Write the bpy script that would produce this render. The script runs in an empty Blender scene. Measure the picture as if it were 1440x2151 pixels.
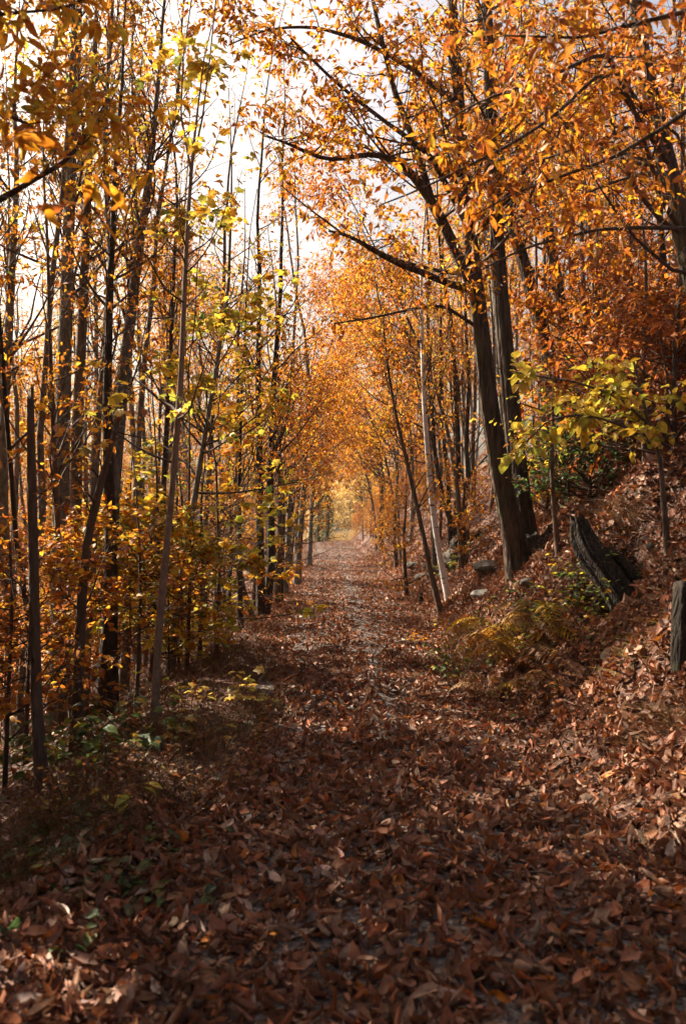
import bpy, math, random
import numpy as np
from mathutils import Vector, Matrix, Quaternion

random.seed(11)
rng = np.random.default_rng(11)
scene = bpy.context.scene
col = scene.collection

# ------------------------------------------------------------------ camera
CAM = np.array([0.0, 0.0, 1.6])
F = 2091.0                      # focal length in photo pixels (35 mm, portrait)
cam_data = bpy.data.cameras.new('camera')
cam_data.sensor_fit = 'VERTICAL'
cam_data.sensor_height = 36.0
cam_data.lens = 35.0
cam_data.clip_start = 0.05
cam_data.clip_end = 1500.0
cam_data.dof.use_dof = True
cam_data.dof.focus_distance = 11.0
cam_data.dof.aperture_fstop = 2.8
cam = bpy.data.objects.new('camera', cam_data)
col.objects.link(cam)
PITCH, YAW = math.atan(34.5 / F), math.atan(12 / F)
cam.location = CAM
cam.rotation_euler = (math.pi / 2 + PITCH, 0, -YAW)
scene.camera = cam

# ------------------------------------------------------------------ light
SUN_EL, SUN_AZ = math.radians(38), math.radians(-54)      # azimuth from +Y, towards +X positive
SUN = np.array([math.sin(SUN_AZ) * math.cos(SUN_EL), math.cos(SUN_AZ) * math.cos(SUN_EL), math.sin(SUN_EL)])
world = bpy.data.worlds.new('World')
scene.world = world
world.use_nodes = True
wn = world.node_tree
sky = wn.nodes.new('ShaderNodeTexSky')
sky.sky_type = 'NISHITA'
sky.sun_disc = False
sky.sun_elevation = SUN_EL
sky.sun_rotation = SUN_AZ
sky.air_density = 1.0
sky.dust_density = 9.0
sky.ozone_density = 1.0
wn.nodes['Background'].inputs['Strength'].default_value = 0.06
tint = wn.nodes.new('ShaderNodeMix')            # warm white balance of the photograph
tint.data_type = 'RGBA'; tint.blend_type = 'MULTIPLY'; tint.inputs[0].default_value = 1.0
tint.inputs[7].default_value = (1.0, .94, .87, 1)
wn.links.new(sky.outputs[0], tint.inputs[6])
wn.links.new(tint.outputs[2], wn.nodes['Background'].inputs['Color'])
sun_data = bpy.data.lights.new('sun', 'SUN')
sun_data.energy = 5.0
sun_data.angle = math.radians(0.5)
sun_data.color = (1.0, 0.88, 0.72)
sun = bpy.data.objects.new('sun', sun_data)
col.objects.link(sun)
sun.rotation_mode = 'QUATERNION'
sun.rotation_quaternion = Vector(SUN).to_track_quat('Z', 'Y')
sun.location = Vector(SUN) * 60

vs = scene.view_settings
vs.view_transform = 'Standard'
vs.look = 'None'
vs.gamma = 1.0
vs.use_curve_mapping = False
vs.exposure = 2.0
scene.cycles.max_bounces = 7
scene.cycles.diffuse_bounces = 4
scene.cycles.glossy_bounces = 2
scene.cycles.transmission_bounces = 4
scene.cycles.sample_clamp_indirect = 6.0
scene.cycles.use_denoising = True

# ------------------------------------------------------------------ helpers
def norm(a):
    return a / np.maximum(np.linalg.norm(a, axis=-1, keepdims=True), 1e-9)

_R = np.array(cam.rotation_euler.to_matrix())
def ray(px, py, depth):
    """World point seen at photo pixel (px, py) at distance depth along the path (y)."""
    d = _R @ np.array([(px - 720) / F, -(py - 1075.5) / F, -1.0])
    return CAM + d * (depth / d[1])

def smooth(a, b, x):
    t = np.clip((x - a) / (b - a), 0, 1)
    return t * t * (3 - 2 * t)

_ang = rng.uniform(0, 2 * math.pi, 40)
_wl = np.concatenate([rng.uniform(3, 9, 10), rng.uniform(1.0, 3, 14), rng.uniform(.35, 1.0, 16)])
_ph = rng.uniform(0, 6.28, 40)
def bumps(x, y, lo, hi):
    s = 0
    for k in range(lo, hi):
        s = s + np.sin((x * math.cos(_ang[k]) + y * math.sin(_ang[k])) * 6.283 / _wl[k] + _ph[k])
    return s / math.sqrt(hi - lo)

def path_c(y):
    return np.interp(y, [-10, 0, 6, 10, 24, 45, 70, 90, 140], [.3, .35, .42, .32, .22, -.05, -.45, -.45, 1.5])
def path_w(y):
    return np.interp(y, [0, 6, 12, 25, 70], [1.35, 1.2, 1.2, 1.35, 1.45])
def path_z(y):
    return np.interp(y, [-20, 0, 10, 24, 45, 70, 80, 110, 400], [0, 0, 0, .1, .33, .62, .62, .35, 0])

def height(x, y):
    x = np.asarray(x, float); y = np.asarray(y, float)
    d = x - path_c(y)
    w = path_w(y)
    zp = path_z(y)
    # left: narrow verge then a falling slope
    l = -d - w
    left = -.05 * np.clip(l, 0, None) - .42 * np.clip(l - .55, 0, None) + .20 * np.clip(l - 7, 0, None) + .20 * np.clip(l - 40, 0, None)
    # right: steep bank, then wooded hillside
    r = d - w
    rr = np.clip(r, 0, None)
    k = 1.0 + .12 * np.sin(y * .55 + .5)
    bank = k * (np.where(rr < .5, .80 * rr + .36 * rr ** 2, .49 + 1.0 * (rr - .5)))
    bank = np.where(rr > 2.3, k * (.49 + 1.8) + .42 * (rr - 2.3), bank)
    bank = np.minimum(bank, 26 + 0 * bank)
    z = zp + np.where(l > 0, left, 0) + np.where(r > 0, bank, 0)
    off = smooth(0.0, 1.2, np.maximum(l, r))
    z = z + off * (.05 * bumps(x, y, 0, 10) + (.04 + .05 * smooth(0, .6, r)) * bumps(x, y, 10, 24) + .018 * bumps(x, y, 24, 40))
    z = z + (1 - off) * (.014 * bumps(x, y, 10, 24) - .05 * smooth(.75, .45, np.abs(np.abs(d) - .75)) * smooth(40, 5, y))
    for gx, gy, sx, sy, a in ((3.05, 10.35, .55, .45, .34), (2.72, 9.6, .25, .3, -.42), (2.35, 7.25, .5, .5, .10)):
        z = z + a * np.exp(-((x - gx) / sx) ** 2 - ((y - gy) / sy) ** 2)
    z = np.maximum(z, -14)
    return z

def grad_normal(x, y, e=.06):
    gx = (height(x + e, y) - height(x - e, y)) / (2 * e)
    gy = (height(x, y + e) - height(x, y - e)) / (2 * e)
    return norm(np.stack([-gx, -gy, np.ones_like(gx)], -1))

class MB:
    """Collects faces; becomes ONE mesh object."""
    def __init__(self):
        self.v, self.c, self.q, self.t, self.qm, self.tm, self.lc, self.n = [], [], [], [], [], [], [], 0
    def add(self, v, quads=None, tris=None, color=None, mat=0, lc=None):
        v = np.asarray(v, np.float32).reshape(-1, 3)
        m = len(v)
        self.v.append(v)
        c = np.ones((m, 4), np.float32)
        if color is not None:
            c[:, :3] = color
        self.c.append(c)
        l = np.zeros((m, 3), np.float32)
        if lc is not None:
            l[:] = lc
        self.lc.append(l)
        if quads is not None and len(quads):
            self.q.append(np.asarray(quads, np.int64).reshape(-1, 4) + self.n)
            self.qm.append(np.full(len(self.q[-1]), mat))
        if tris is not None and len(tris):
            self.t.append(np.asarray(tris, np.int64).reshape(-1, 3) + self.n)
            self.tm.append(np.full(len(self.t[-1]), mat))
        self.n += m
    def mesh(self, name, mats, smoothed=True):
        me = bpy.data.meshes.new(name)
        V = np.concatenate(self.v)
        q = np.concatenate(self.q) if self.q else np.zeros((0, 4), np.int64)
        t = np.concatenate(self.t) if self.t else np.zeros((0, 3), np.int64)
        mi = np.concatenate([*self.qm, *self.tm])
        me.vertices.add(len(V)); me.vertices.foreach_set('co', V.ravel())
        nl = q.size + t.size
        me.loops.add(nl)
        me.loops.foreach_set('vertex_index', np.concatenate([q.ravel(), t.ravel()]).astype(np.int32))
        me.polygons.add(len(q) + len(t))
        st = np.concatenate([np.arange(len(q)) * 4, q.size + np.arange(len(t)) * 3]).astype(np.int32)
        me.polygons.foreach_set('loop_start', st)
        me.polygons.foreach_set('material_index', mi.astype(np.int32))
        me.polygons.foreach_set('use_smooth', np.full(len(st), smoothed))
        a = me.attributes.new('Col', 'FLOAT_COLOR', 'POINT')
        a.data.foreach_set('color', np.concatenate(self.c).ravel())
        b = me.attributes.new('leafco', 'FLOAT_VECTOR', 'POINT')
        b.data.foreach_set('vector', np.concatenate(self.lc).ravel())
        for m in mats:
            me.materials.append(m)
        me.update(calc_edges=True)
        return me

def link(name, me, parent=None, loc=None, stuff=False):
    o = bpy.data.objects.new(name, me)
    col.objects.link(o)
    if parent is not None:
        o.parent = parent
    if loc is not None:
        o.location = loc
    if stuff:
        o['kind'] = 'stuff'
    return o

def tag(o, label=None, cat=None, group=None, kind=None):
    if label: o['label'] = label
    if cat: o['category'] = cat
    if group: o['group'] = group
    if kind: o['kind'] = kind
    return o

def thing(name, label, cat, loc, group=None):
    o = bpy.data.objects.new(name, None)
    o.empty_display_size = .2
    col.objects.link(o)
    o.location = loc
    return tag(o, label, cat, group)

def tubes(mb, P, R, sides, color=None, mat=0, rough=0.0, cap=False):
    """P (n,k,3) centre lines, R (n,k) radii."""
    P = np.asarray(P, float); R = np.asarray(R, float)
    n, k, _ = P.shape
    T = np.empty_like(P)
    T[:, 1:-1] = P[:, 2:] - P[:, :-2]
    T[:, 0] = P[:, 1] - P[:, 0]
    T[:, -1] = P[:, -1] - P[:, -2]
    T = norm(T)
    ov = norm(P[:, -1] - P[:, 0])
    ref = np.where(np.abs(ov[:, 2:3]) > .8, np.array([[1., 0, 0]]), np.array([[0, 0, 1.]]))
    ref = np.repeat(ref[:, None, :], k, 1)
    U = norm(np.cross(T, ref)); W = np.cross(T, U)
    a = np.arange(sides) * 2 * math.pi / sides
    rad = np.repeat(R[:, :, None], sides, 2)
    if rough:
        rad = rad * (1 + rough * np.clip(rng.normal(0, 1, rad.shape), -2, 2))
    V = P[:, :, None, :] + rad[..., None] * (np.cos(a)[None, None, :, None] * U[:, :, None, :] + np.sin(a)[None, None, :, None] * W[:, :, None, :])
    i = np.arange(n)[:, None, None]; j = np.arange(k - 1)[None, :, None]; s = np.arange(sides)[None, None, :]
    b = i * k * sides + j * sides
    s2 = (s + 1) % sides
    q = np.stack([b + s, b + s2, b + sides + s2, b + sides + s], -1).reshape(-1, 4)
    t = None
    if cap:
        top = (k - 1) * sides
        t = [[top, top + m, top + m + 1] for m in range(1, sides - 1)]
    c = None
    if color is not None:
        c = np.asarray(color)
        if c.ndim == 2 and len(c) == n:
            c = np.repeat(c, k * sides, 0)
    mb.add(V.reshape(-1, 3), q, t, c, mat)

def resample(pts, m):
    pts = np.asarray(pts, float)
    s = np.concatenate([[0], np.cumsum(np.linalg.norm(np.diff(pts[:, :3], axis=0), axis=1))])
    u = np.linspace(0, s[-1], m)
    # smooth the polyline a little
    out = np.stack([np.interp(u, s, pts[:, i]) for i in range(pts.shape[1])], -1)
    for _ in range(max(1, m // 8)):
        out[1:-1] = .25 * out[:-2] + .5 * out[1:-1] + .25 * out[2:]
    return out

# ------------------------------------------------------------------ leaf shapes
def leaf_grid(stations, halfw, curl, bend, twist, fold=0.0, wob=0.0, seed=0):
    """Long leaf along +x: 3 points across each inner station and one at both ends."""
    r = np.random.default_rng(seed)
    V, L = [], []
    def pt(u, t):
        w = t * np.interp(u, stations, halfw)
        z = abs(t) * np.interp(u, stations, halfw) * fold
        y = w
        if curl and abs(t) > 0:
            a = curl * abs(t)
            hw = np.interp(u, stations, halfw)
            y = math.copysign(hw * math.sin(a) / a, t); z += hw * (1 - math.cos(a)) / a * (1 if curl > 0 else -1) * math.copysign(1, 1)
        x = u
        if bend:
            a = bend * u
            x2 = math.sin(a) / bend - z * math.sin(a); z = (1 - math.cos(a)) / bend + z * math.cos(a); x = x2
        tw = twist * (u - .4)
        y, z = y * math.cos(tw) - z * math.sin(tw), y * math.sin(tw) + z * math.cos(tw)
        return [x, y + r.normal(0, wob), z + r.normal(0, wob)]
    V.append(pt(0, 0)); L.append([0, 0, 0])
    inner = stations[1:-1]
    for u in inner:
        for t in (-1, 0, 1):
            V.append(pt(u, t)); L.append([u, t, 0])
    V.append(pt(1, 0)); L.append([1, 0, 0])
    q, t = [], []
    k = len(inner)
    e = len(V) - 1
    t += [[0, 1, 2][::-1], [0, 2, 3][::-1]]
    for i in range(k - 1):
        a = 1 + 3 * i
        q += [[a, a + 3, a + 4, a + 1], [a + 1, a + 4, a + 5, a + 2]]
    a = 1 + 3 * (k - 1)
    t += [[a, e, a + 1], [a + 1, e, a + 2]]
    return np.array(V), np.array(q).reshape(-1, 4), np.array(t), np.array(L)

def lobed(seed=0, droop=.12):
    """Maple-like leaf with five pointed lobes, stalk end at the origin."""
    ang = [-165, -140, -118, -88, -62, -42, -24, 0, 24, 42, 62, 88, 118, 140, 165]
    rad = [.30, .34, .40, .30, .50, .36, .40, .62, .40, .36, .50, .30, .40, .34, .30]
    c = np.array([.36, 0, 0])
    V, L = [c + [0, 0, .02]], [[.36, 0, 0]]
    for a, r_ in zip(ang, rad):
        p = c + np.array([math.cos(math.radians(a)) * r_, math.sin(math.radians(a)) * r_, -droop * (r_ / .5) ** 2])
        V.append(p); L.append([p[0], p[1] * 1.6, 0])
    t = [[0, i, i + 1] for i in range(1, len(ang))]
    t.append([0, len(ang), 1])
    return np.array(V), np.zeros((0, 4), int), np.array(t), np.array(L)

ST2, HW2 = [0, .36, .68, 1], [0, .16, .13, 0]                     # chestnut leaf, far
ST2B, HW2B = [0, .35, .7, 1], [0, .30, .25, 0]                     # beech / hazel leaf
FAR_LONG = [leaf_grid(ST2, HW2, .0, b, tw, f) for b, tw, f in ((-.5, .3, .3), (-.9, -.4, .5), (.3, .6, .2), (-1.3, .2, .6))]
FAR_TINY = [leaf_grid([0, .45, 1], [0, .20, 0], 0, b, tw, f) for b, tw, f in ((-.5, .3, .3), (-.9, -.4, .5), (.3, .6, .2))]
FAR_OVAL = [leaf_grid(ST2B, HW2B, .0, b, tw, f) for b, tw, f in ((-.3, .2, .25), (-.6, -.3, .15), (.2, .3, .3))]
LOBED = [lobed(0, .10), lobed(1, .2), lobed(2, .02)]
ST4, HW4 = [0, .14, .34, .56, .78, 1], [0, .11, .165, .16, .09, 0]
NEAR_LONG = [leaf_grid(ST4, HW4, c, b, tw, f, .006, i) for i, (c, b, tw, f) in enumerate(
    ((.4, -.6, .3, .2), (.9, -1.0, -.5, .1), (.2, -.3, .9, .4), (1.3, .5, .2, 0), (.6, -1.5, .5, .3)))]
HW4B = [0, .24, .33, .30, .17, 0]
NEAR_OVAL = [leaf_grid(ST4, HW4B, c, b, tw, f, .008, 20 + i) for i, (c, b, tw, f) in enumerate(
    ((.3, -.4, .2, .15), (.6, -.7, -.3, .1), (.1, .3, .4, .3)))]
ST3, HW3 = [0, .2, .5, .8, 1], [0, .16, .21, .13, 0]
LITTER = [leaf_grid(ST3, HW3, c, b, tw, 0, .012, 40 + i) for i, (c, b, tw) in enumerate(
    ((.9, .6, .5), (1.6, 1.2, -.8), (2.3, .5, .9), (.5, -1.0, .7), (1.3, 2.2, -.4), (2.7, -.7, 1.5), (1.1, -1.7, -1.2), (2.0, 1.6, .3)))]
LITTER += [leaf_grid([0, .2, .5, .8, 1], [0, .26, .33, .22, 0], c, b, tw, 0, .025, 80 + i) for i, (c, b, tw) in enumerate(((1.2, .8, .5), (1.9, -1.0, -.7), (.7, 1.6, .9)))]
LITTER += [leaf_grid([0, .2, .5, .75, 1], [.10, .17, .21, .15, .12], c, b, tw, 0, .03, 90 + i) for i, (c, b, tw) in enumerate(((1.5, 1.2, .6), (.6, -.9, 1.0)))]
LITTER_FAR = [leaf_grid([0, .48, 1], [0, .22, 0], c, b, tw, 0, .02, 100 + i) for i, (c, b, tw) in enumerate(((.8, .6, .5), (1.6, 1.2, -.8), (2.1, -.7, .9), (.5, -1.2, .7)))]
LITTER_NEAR = [leaf_grid([0, .1, .26, .45, .64, .82, 1], [0, .10, .185, .215, .19, .11, 0], c, b, tw, 0, .012, 60 + i) for i, (c, b, tw) in enumerate(
    ((.9, .6, .5), (1.6, 1.2, -.8), (2.3, .5, .9), (.5, -1.0, .7), (1.3, 2.2, -.4), (2.7, -.7, 1.5), (1.1, -1.7, -1.2), (2.0, 1.6, .3)))]

def frames(D, N):
    D = norm(D)
    Y = norm(np.cross(N, D))
    return D, Y, np.cross(D, Y)

def add_leaves(mb, tmpl, P, D, N, S, C, mat=0):
    n = len(P)
    if n == 0:
        return
    D, Y, Z = frames(D, N)
    pick = rng.integers(0, len(tmpl), n)
    for k, (V, q, t, L) in enumerate(tmpl):
        idx = np.nonzero(pick == k)[0]
        if not len(idx):
            continue
        m = len(V)
        W = P[idx, None, :] + S[idx, None, None] * (V[None, :, 0:1] * D[idx, None, :] + V[None, :, 1:2] * Y[idx, None, :] + V[None, :, 2:3] * Z[idx, None, :])
        b = (np.arange(len(idx)) * m)[:, None, None]
        Q = (q[None] + b).reshape(-1, 4) if len(q) else None
        T = (t[None] + b).reshape(-1, 3) if len(t) else None
        mb.add(W.reshape(-1, 3), Q, T, np.repeat(C[idx], m, 0), mat, np.tile(L, (len(idx), 1)))

HUES = dict(orange=(.54, .175, .014), amber=(.60, .265, .016), gold=(.60, .36, .028), yellow=(.64, .47, .05), lime=(.36, .36, .04),
            green=(.10, .16, .03), deep=(.045, .085, .03), rust=(.34, .085, .018), brown=(.20, .075, .03), tan=(.38, .22, .135),
            cream=(.78, .62, .36), pale=(.48, .34, .25), bronze=(.36, .13, .03), chestnut=(.31, .118, .058), umber=(.145, .062, .036))
def palette(n, **w):
    k = list(w)
    p = np.array([w[x] for x in k], float); p /= p.sum()
    base = np.array([HUES[x] for x in k])
    i = rng.choice(len(k), n, p=p)
    j = rng.choice(len(k), n, p=p)
    f = rng.uniform(0, .35, n)[:, None]
    return np.clip((base[i] * (1 - f) + base[j] * f) * rng.uniform(.72, 1.22, n)[:, None] * rng.uniform(.94, 1.06, (n, 3)), .004, .85)

PAL = {
    'orange': dict(orange=5, amber=4, gold=2, rust=1.5, bronze=1),
    'deep_orange': dict(orange=5, rust=3, amber=2, bronze=2),
    'gold': dict(gold=3, amber=3.5, orange=3, yellow=1, lime=.4),
    'yellow_green': dict(yellow=4, gold=3, lime=2, green=.7, amber=1.5),
    'lime': dict(lime=3, yellow=4, green=1, gold=2),
    'bronze': dict(bronze=3, rust=.8, orange=1.6, amber=2, gold=1.4, brown=1.6),
    'rust': dict(rust=4, bronze=3, brown=2, orange=2),
    'sunlit_gold': dict(cream=4, yellow=2, gold=1.6, amber=.8),  # bright leaf tones with the sunlight put into the colour
    'mixed': dict(orange=3, amber=3, gold=2.5, lime=1.2, green=.5, rust=.8),
}

# ------------------------------------------------------------------ materials
def new_mat(name):
    m = bpy.data.materials.new(name)
    m.use_nodes = True
    nt = m.node_tree
    nt.nodes.clear()
    out = nt.nodes.new('ShaderNodeOutputMaterial')
    return m, nt, out

def nd(nt, typ, **kw):
    n = nt.nodes.new(typ)
    for k, v in kw.items():
        setattr(n, k, v)
    return n

def leaf_material(name, source, transl=.45, rough=.5, spec=.35, vein=True, sat=1.0):
    m, nt, out = new_mat(name)
    L = nt.links
    if source == 'attr':
        a = nd(nt, 'ShaderNodeAttribute', attribute_name='Col'); csock = a.outputs['Color']
    else:
        a = nd(nt, 'ShaderNodeObjectInfo'); csock = a.outputs['Color']
    tc = nd(nt, 'ShaderNodeAttribute', attribute_name='leafco')
    no = nd(nt, 'ShaderNodeTexNoise'); no.inputs['Scale'].default_value = 38; no.inputs['Detail'].default_value = 3
    geo = nd(nt, 'ShaderNodeNewGeometry')
    L.new(geo.outputs['Position'], no.inputs['Vector'])
    hsv = nd(nt, 'ShaderNodeHueSaturation')
    mr = nd(nt, 'ShaderNodeMapRange'); mr.inputs[1].default_value = .3; mr.inputs[2].default_value = .7; mr.inputs[3].default_value = .72; mr.inputs[4].default_value = 1.22
    L.new(no.outputs[0], mr.inputs[0]); L.new(mr.outputs[0], hsv.inputs['Value']); L.new(csock, hsv.inputs['Color'])
    hsv.inputs['Saturation'].default_value = sat
    c = hsv.outputs[0]
    bsdf = nd(nt, 'ShaderNodeBsdfPrincipled')
    bsdf.inputs['Roughness'].default_value = rough
    bsdf.inputs['Specular IOR Level'].default_value = spec
    if vein:
        sep = nd(nt, 'ShaderNodeSeparateXYZ'); L.new(tc.outputs['Vector'], sep.inputs[0])
        ab = nd(nt, 'ShaderNodeMath', operation='ABSOLUTE'); L.new(sep.outputs[1], ab.inputs[0])
        # side veins slant away from the midrib
        m1 = nd(nt, 'ShaderNodeMath', operation='MULTIPLY_ADD'); L.new(ab.outputs[0], m1.inputs[0]); m1.inputs[1].default_value = -.22; L.new(sep.outputs[0], m1.inputs[2])
        m2 = nd(nt, 'ShaderNodeMath', operation='MULTIPLY'); L.new(m1.outputs[0], m2.inputs[0]); m2.inputs[1].default_value = 88
        sn = nd(nt, 'ShaderNodeMath', operation='SINE'); L.new(m2.outputs[0], sn.inputs[0])
        bump = nd(nt, 'ShaderNodeBump'); bump.inputs['Strength'].default_value = .35; bump.inputs['Distance'].default_value = .004
        L.new(sn.outputs[0], bump.inputs['Height']); L.new(bump.outputs[0], bsdf.inputs['Normal'])
        ml = nd(nt, 'ShaderNodeMapRange'); ml.inputs[1].default_value = .0; ml.inputs[2].default_value = .12; ml.inputs[3].default_value = .45; ml.inputs[4].default_value = 0
        L.new(ab.outputs[0], ml.inputs[0])
        mx = nd(nt, 'ShaderNodeMix', data_type='RGBA'); L.new(ml.outputs[0], mx.inputs[0]); L.new(c, mx.inputs[6])
        mx.inputs[7].default_value = (.42, .27, .14, 1)
        c = mx.outputs[2]
    L.new(c, bsdf.inputs['Base Color'])
    tr = nd(nt, 'ShaderNodeBsdfTranslucent'); L.new(c, tr.inputs['Color'])
    mix = nd(nt, 'ShaderNodeMixShader'); mix.inputs[0].default_value = transl
    L.new(bsdf.outputs[0], mix.inputs[1]); L.new(tr.outputs[0], mix.inputs[2])
    L.new(mix.outputs[0], out.inputs['Surface'])
    return m

M_LEAF = leaf_material('tree_leaf', 'attr', .6, .5, .3, vein=False)
M_LEAF_ONE = leaf_material('large_leaf', 'object', .5, .45, .4)
M_LITTER = leaf_material('litter_leaf', 'attr', .18, .55, .3, vein=True)
M_LITTER_ONE = leaf_material('fallen_leaf', 'object', .15, .5, .35, vein=True)

def bark_material(name, c1, c2, scale=9, stretch=.16, bump_d=.02, moss=0.0, bands=False):
    m, nt, out = new_mat(name)
    L = nt.links
    geo = nd(nt, 'ShaderNodeTexCoord')
    mp = nd(nt, 'ShaderNodeMapping'); mp.inputs['Scale'].default_value = (1, 1, stretch)
    L.new(geo.outputs['Object'], mp.inputs[0])
    n1 = nd(nt, 'ShaderNodeTexNoise'); n1.inputs['Scale'].default_value = scale * 3; n1.inputs['Detail'].default_value = 6; n1.inputs['Roughness'].default_value = .65
    n2 = nd(nt, 'ShaderNodeTexNoise'); n2.inputs['Scale'].default_value = 2.2; n2.inputs['Detail'].default_value = 4
    vo = nd(nt, 'ShaderNodeTexVoronoi', feature='DISTANCE_TO_EDGE'); vo.inputs['Scale'].default_value = scale * 3.2
    L.new(mp.outputs[0], n1.inputs[0]); L.new(geo.outputs['Object'], n2.inputs[0]); L.new(mp.outputs[0], vo.inputs[0])
    r1 = nd(nt, 'ShaderNodeMapRange'); r1.inputs[1].default_value = .3; r1.inputs[2].default_value = .7
    L.new(n1.outputs[0], r1.inputs[0])
    mx = nd(nt, 'ShaderNodeMix', data_type='RGBA'); L.new(r1.outputs[0], mx.inputs[0]); mx.inputs[6].default_value = (*c1, 1); mx.inputs[7].default_value = (*c2, 1)
    c = mx.outputs[2]
    r2 = nd(nt, 'ShaderNodeMapRange'); r2.inputs[1].default_value = .48; r2.inputs[2].default_value = .72; r2.inputs[3].default_value = 0; r2.inputs[4].default_value = moss
    L.new(n2.outputs[0], r2.inputs[0])
    m2 = nd(nt, 'ShaderNodeMix', data_type='RGBA'); L.new(r2.outputs[0], m2.inputs[0]); L.new(c, m2.inputs[6]); m2.inputs[7].default_value = (.07, .08, .03, 1)
    c = m2.outputs[2]
    bsdf = nd(nt, 'ShaderNodeBsdfPrincipled'); bsdf.inputs['Roughness'].default_value = .85; bsdf.inputs['Specular IOR Level'].default_value = .2
    if bands:
        mpb = nd(nt, 'ShaderNodeMapping'); mpb.inputs['Scale'].default_value = (3, 3, 13); L.new(geo.outputs['Object'], mpb.inputs[0])
        nb = nd(nt, 'ShaderNodeTexNoise'); nb.inputs['Scale'].default_value = 1.6; nb.inputs['Detail'].default_value = 3; L.new(mpb.outputs[0], nb.inputs[0])
        rb = nd(nt, 'ShaderNodeMapRange'); rb.inputs[1].default_value = .6; rb.inputs[2].default_value = .66; L.new(nb.outputs[0], rb.inputs[0])
        m3 = nd(nt, 'ShaderNodeMix', data_type='RGBA'); L.new(rb.outputs[0], m3.inputs[0]); L.new(c, m3.inputs[6]); m3.inputs[7].default_value = (.05, .04, .035, 1)
        c = m3.outputs[2]
    L.new(c, bsdf.inputs['Base Color'])
    ad = nd(nt, 'ShaderNodeMath', operation='ADD'); L.new(n1.outputs[0], ad.inputs[0]); L.new(vo.outputs[0], ad.inputs[1])
    b = nd(nt, 'ShaderNodeBump'); b.inputs['Strength'].default_value = 1.0; b.inputs['Distance'].default_value = bump_d
    L.new(ad.outputs[0], b.inputs['Height']); L.new(b.outputs[0], bsdf.inputs['Normal'])
    L.new(bsdf.outputs[0], out.inputs['Surface'])
    return m

M_BARK_DARK = bark_material('chestnut_bark', (.010, .007, .005), (.15, .10, .07), 7, .14, .06, .5)
M_BARK_GREY = bark_material('grey_bark', (.05, .044, .038), (.22, .20, .175), 7, .45, .02, .45)
M_BARK_BROWN = bark_material('brown_bark', (.05, .034, .025), (.15, .105, .075), 9, .2, .012, .3)
M_BARK_PALE = bark_material('pale_sapling_bark', (.12, .085, .06), (.26, .19, .135), 10, .4, .004, .1)
M_BARK_BIRCH = bark_material('birch_bark', (.46, .45, .43), (.68, .66, .63), 6, .6, .004, 0, bands=True)
M_TWIG = bark_material('twig_bark', (.035, .022, .016), (.10, .066, .046), 12, .3, .002, .1)
M_DEADWOOD = bark_material('weathered_wood', (.008, .006, .005), (.055, .039, .029), 12, .22, .03, .55)
M_POST = bark_material('old_post_wood', (.006, .004, .003), (.032, .021, .014), 9, .15, .03, .5)
M_ROOT = bark_material('dark_root', (.012, .009, .007), (.065, .045, .032), 7, .25, .03, .2)

def ground_material(name, stops, scale, bump_d, grey=0.0):
    m, nt, out = new_mat(name)
    L = nt.links
    geo = nd(nt, 'ShaderNodeNewGeometry')
    wp = nd(nt, 'ShaderNodeTexNoise'); wp.inputs['Scale'].default_value = 5; wp.inputs['Detail'].default_value = 3
    L.new(geo.outputs['Position'], wp.inputs[0])
    mxv = nd(nt, 'ShaderNodeMix', data_type='RGBA', blend_type='ADD'); mxv.inputs[0].default_value = .12
    L.new(geo.outputs['Position'], mxv.inputs[6]); L.new(wp.outputs[1], mxv.inputs[7])
    vo = nd(nt, 'ShaderNodeTexVoronoi'); vo.inputs['Scale'].default_value = scale
    L.new(mxv.outputs[2], vo.inputs[0])
    rp = nd(nt, 'ShaderNodeValToRGB')
    L.new(vo.outputs['Color'], rp.inputs[0])
    els = rp.color_ramp.elements
    while len(els) < len(stops):
        els.new(.5)
    for e, (p, c) in zip(els, stops):
        e.position = p; e.color = (*c, 1)
    n2 = nd(nt, 'ShaderNodeTexNoise'); n2.inputs['Scale'].default_value = .9; n2.inputs['Detail'].default_value = 6
    L.new(geo.outputs['Position'], n2.inputs[0])
    r2 = nd(nt, 'ShaderNodeMapRange'); r2.inputs[1].default_value = .35; r2.inputs[2].default_value = .7; r2.inputs[3].default_value = .55; r2.inputs[4].default_value = 1.1
    L.new(n2.outputs[0], r2.inputs[0])
    hs = nd(nt, 'ShaderNodeHueSaturation'); L.new(rp.outputs[0], hs.inputs['Color']); L.new(r2.outputs[0], hs.inputs['Value'])
    bsdf = nd(nt, 'ShaderNodeBsdfPrincipled'); bsdf.inputs['Roughness'].default_value = .8; bsdf.inputs['Specular IOR Level'].default_value = .25
    L.new(hs.outputs[0], bsdf.inputs['Base Color'])
    b = nd(nt, 'ShaderNodeBump'); b.inputs['Strength'].default_value = .9; b.inputs['Distance'].default_value = bump_d
    nf = nd(nt, 'ShaderNodeTexNoise'); nf.inputs['Scale'].default_value = 30; nf.inputs['Detail'].default_value = 5
    L.new(geo.outputs['Position'], nf.inputs[0])
    ad = nd(nt, 'ShaderNodeMath', operation='ADD'); L.new(vo.outputs[0], ad.inputs[0]); L.new(nf.outputs[0], ad.inputs[1])
    L.new(ad.outputs[0], b.inputs['Height']); L.new(b.outputs[0], bsdf.inputs['Normal'])
    L.new(bsdf.outputs[0], out.inputs['Surface'])
    return m

M_FLOOR = ground_material('forest_floor', ((0, (.025, .014, .009)), (.3, (.07, .031, .018)), (.6, (.12, .05, .028)), (1, (.17, .08, .048))), 24, .03)
M_PATH = ground_material('path_gravel', ((0, (.035, .027, .022)), (.4, (.085, .068, .06)), (.7, (.15, .125, .112)), (1, (.24, .21, .19))), 46, .012)

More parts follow.
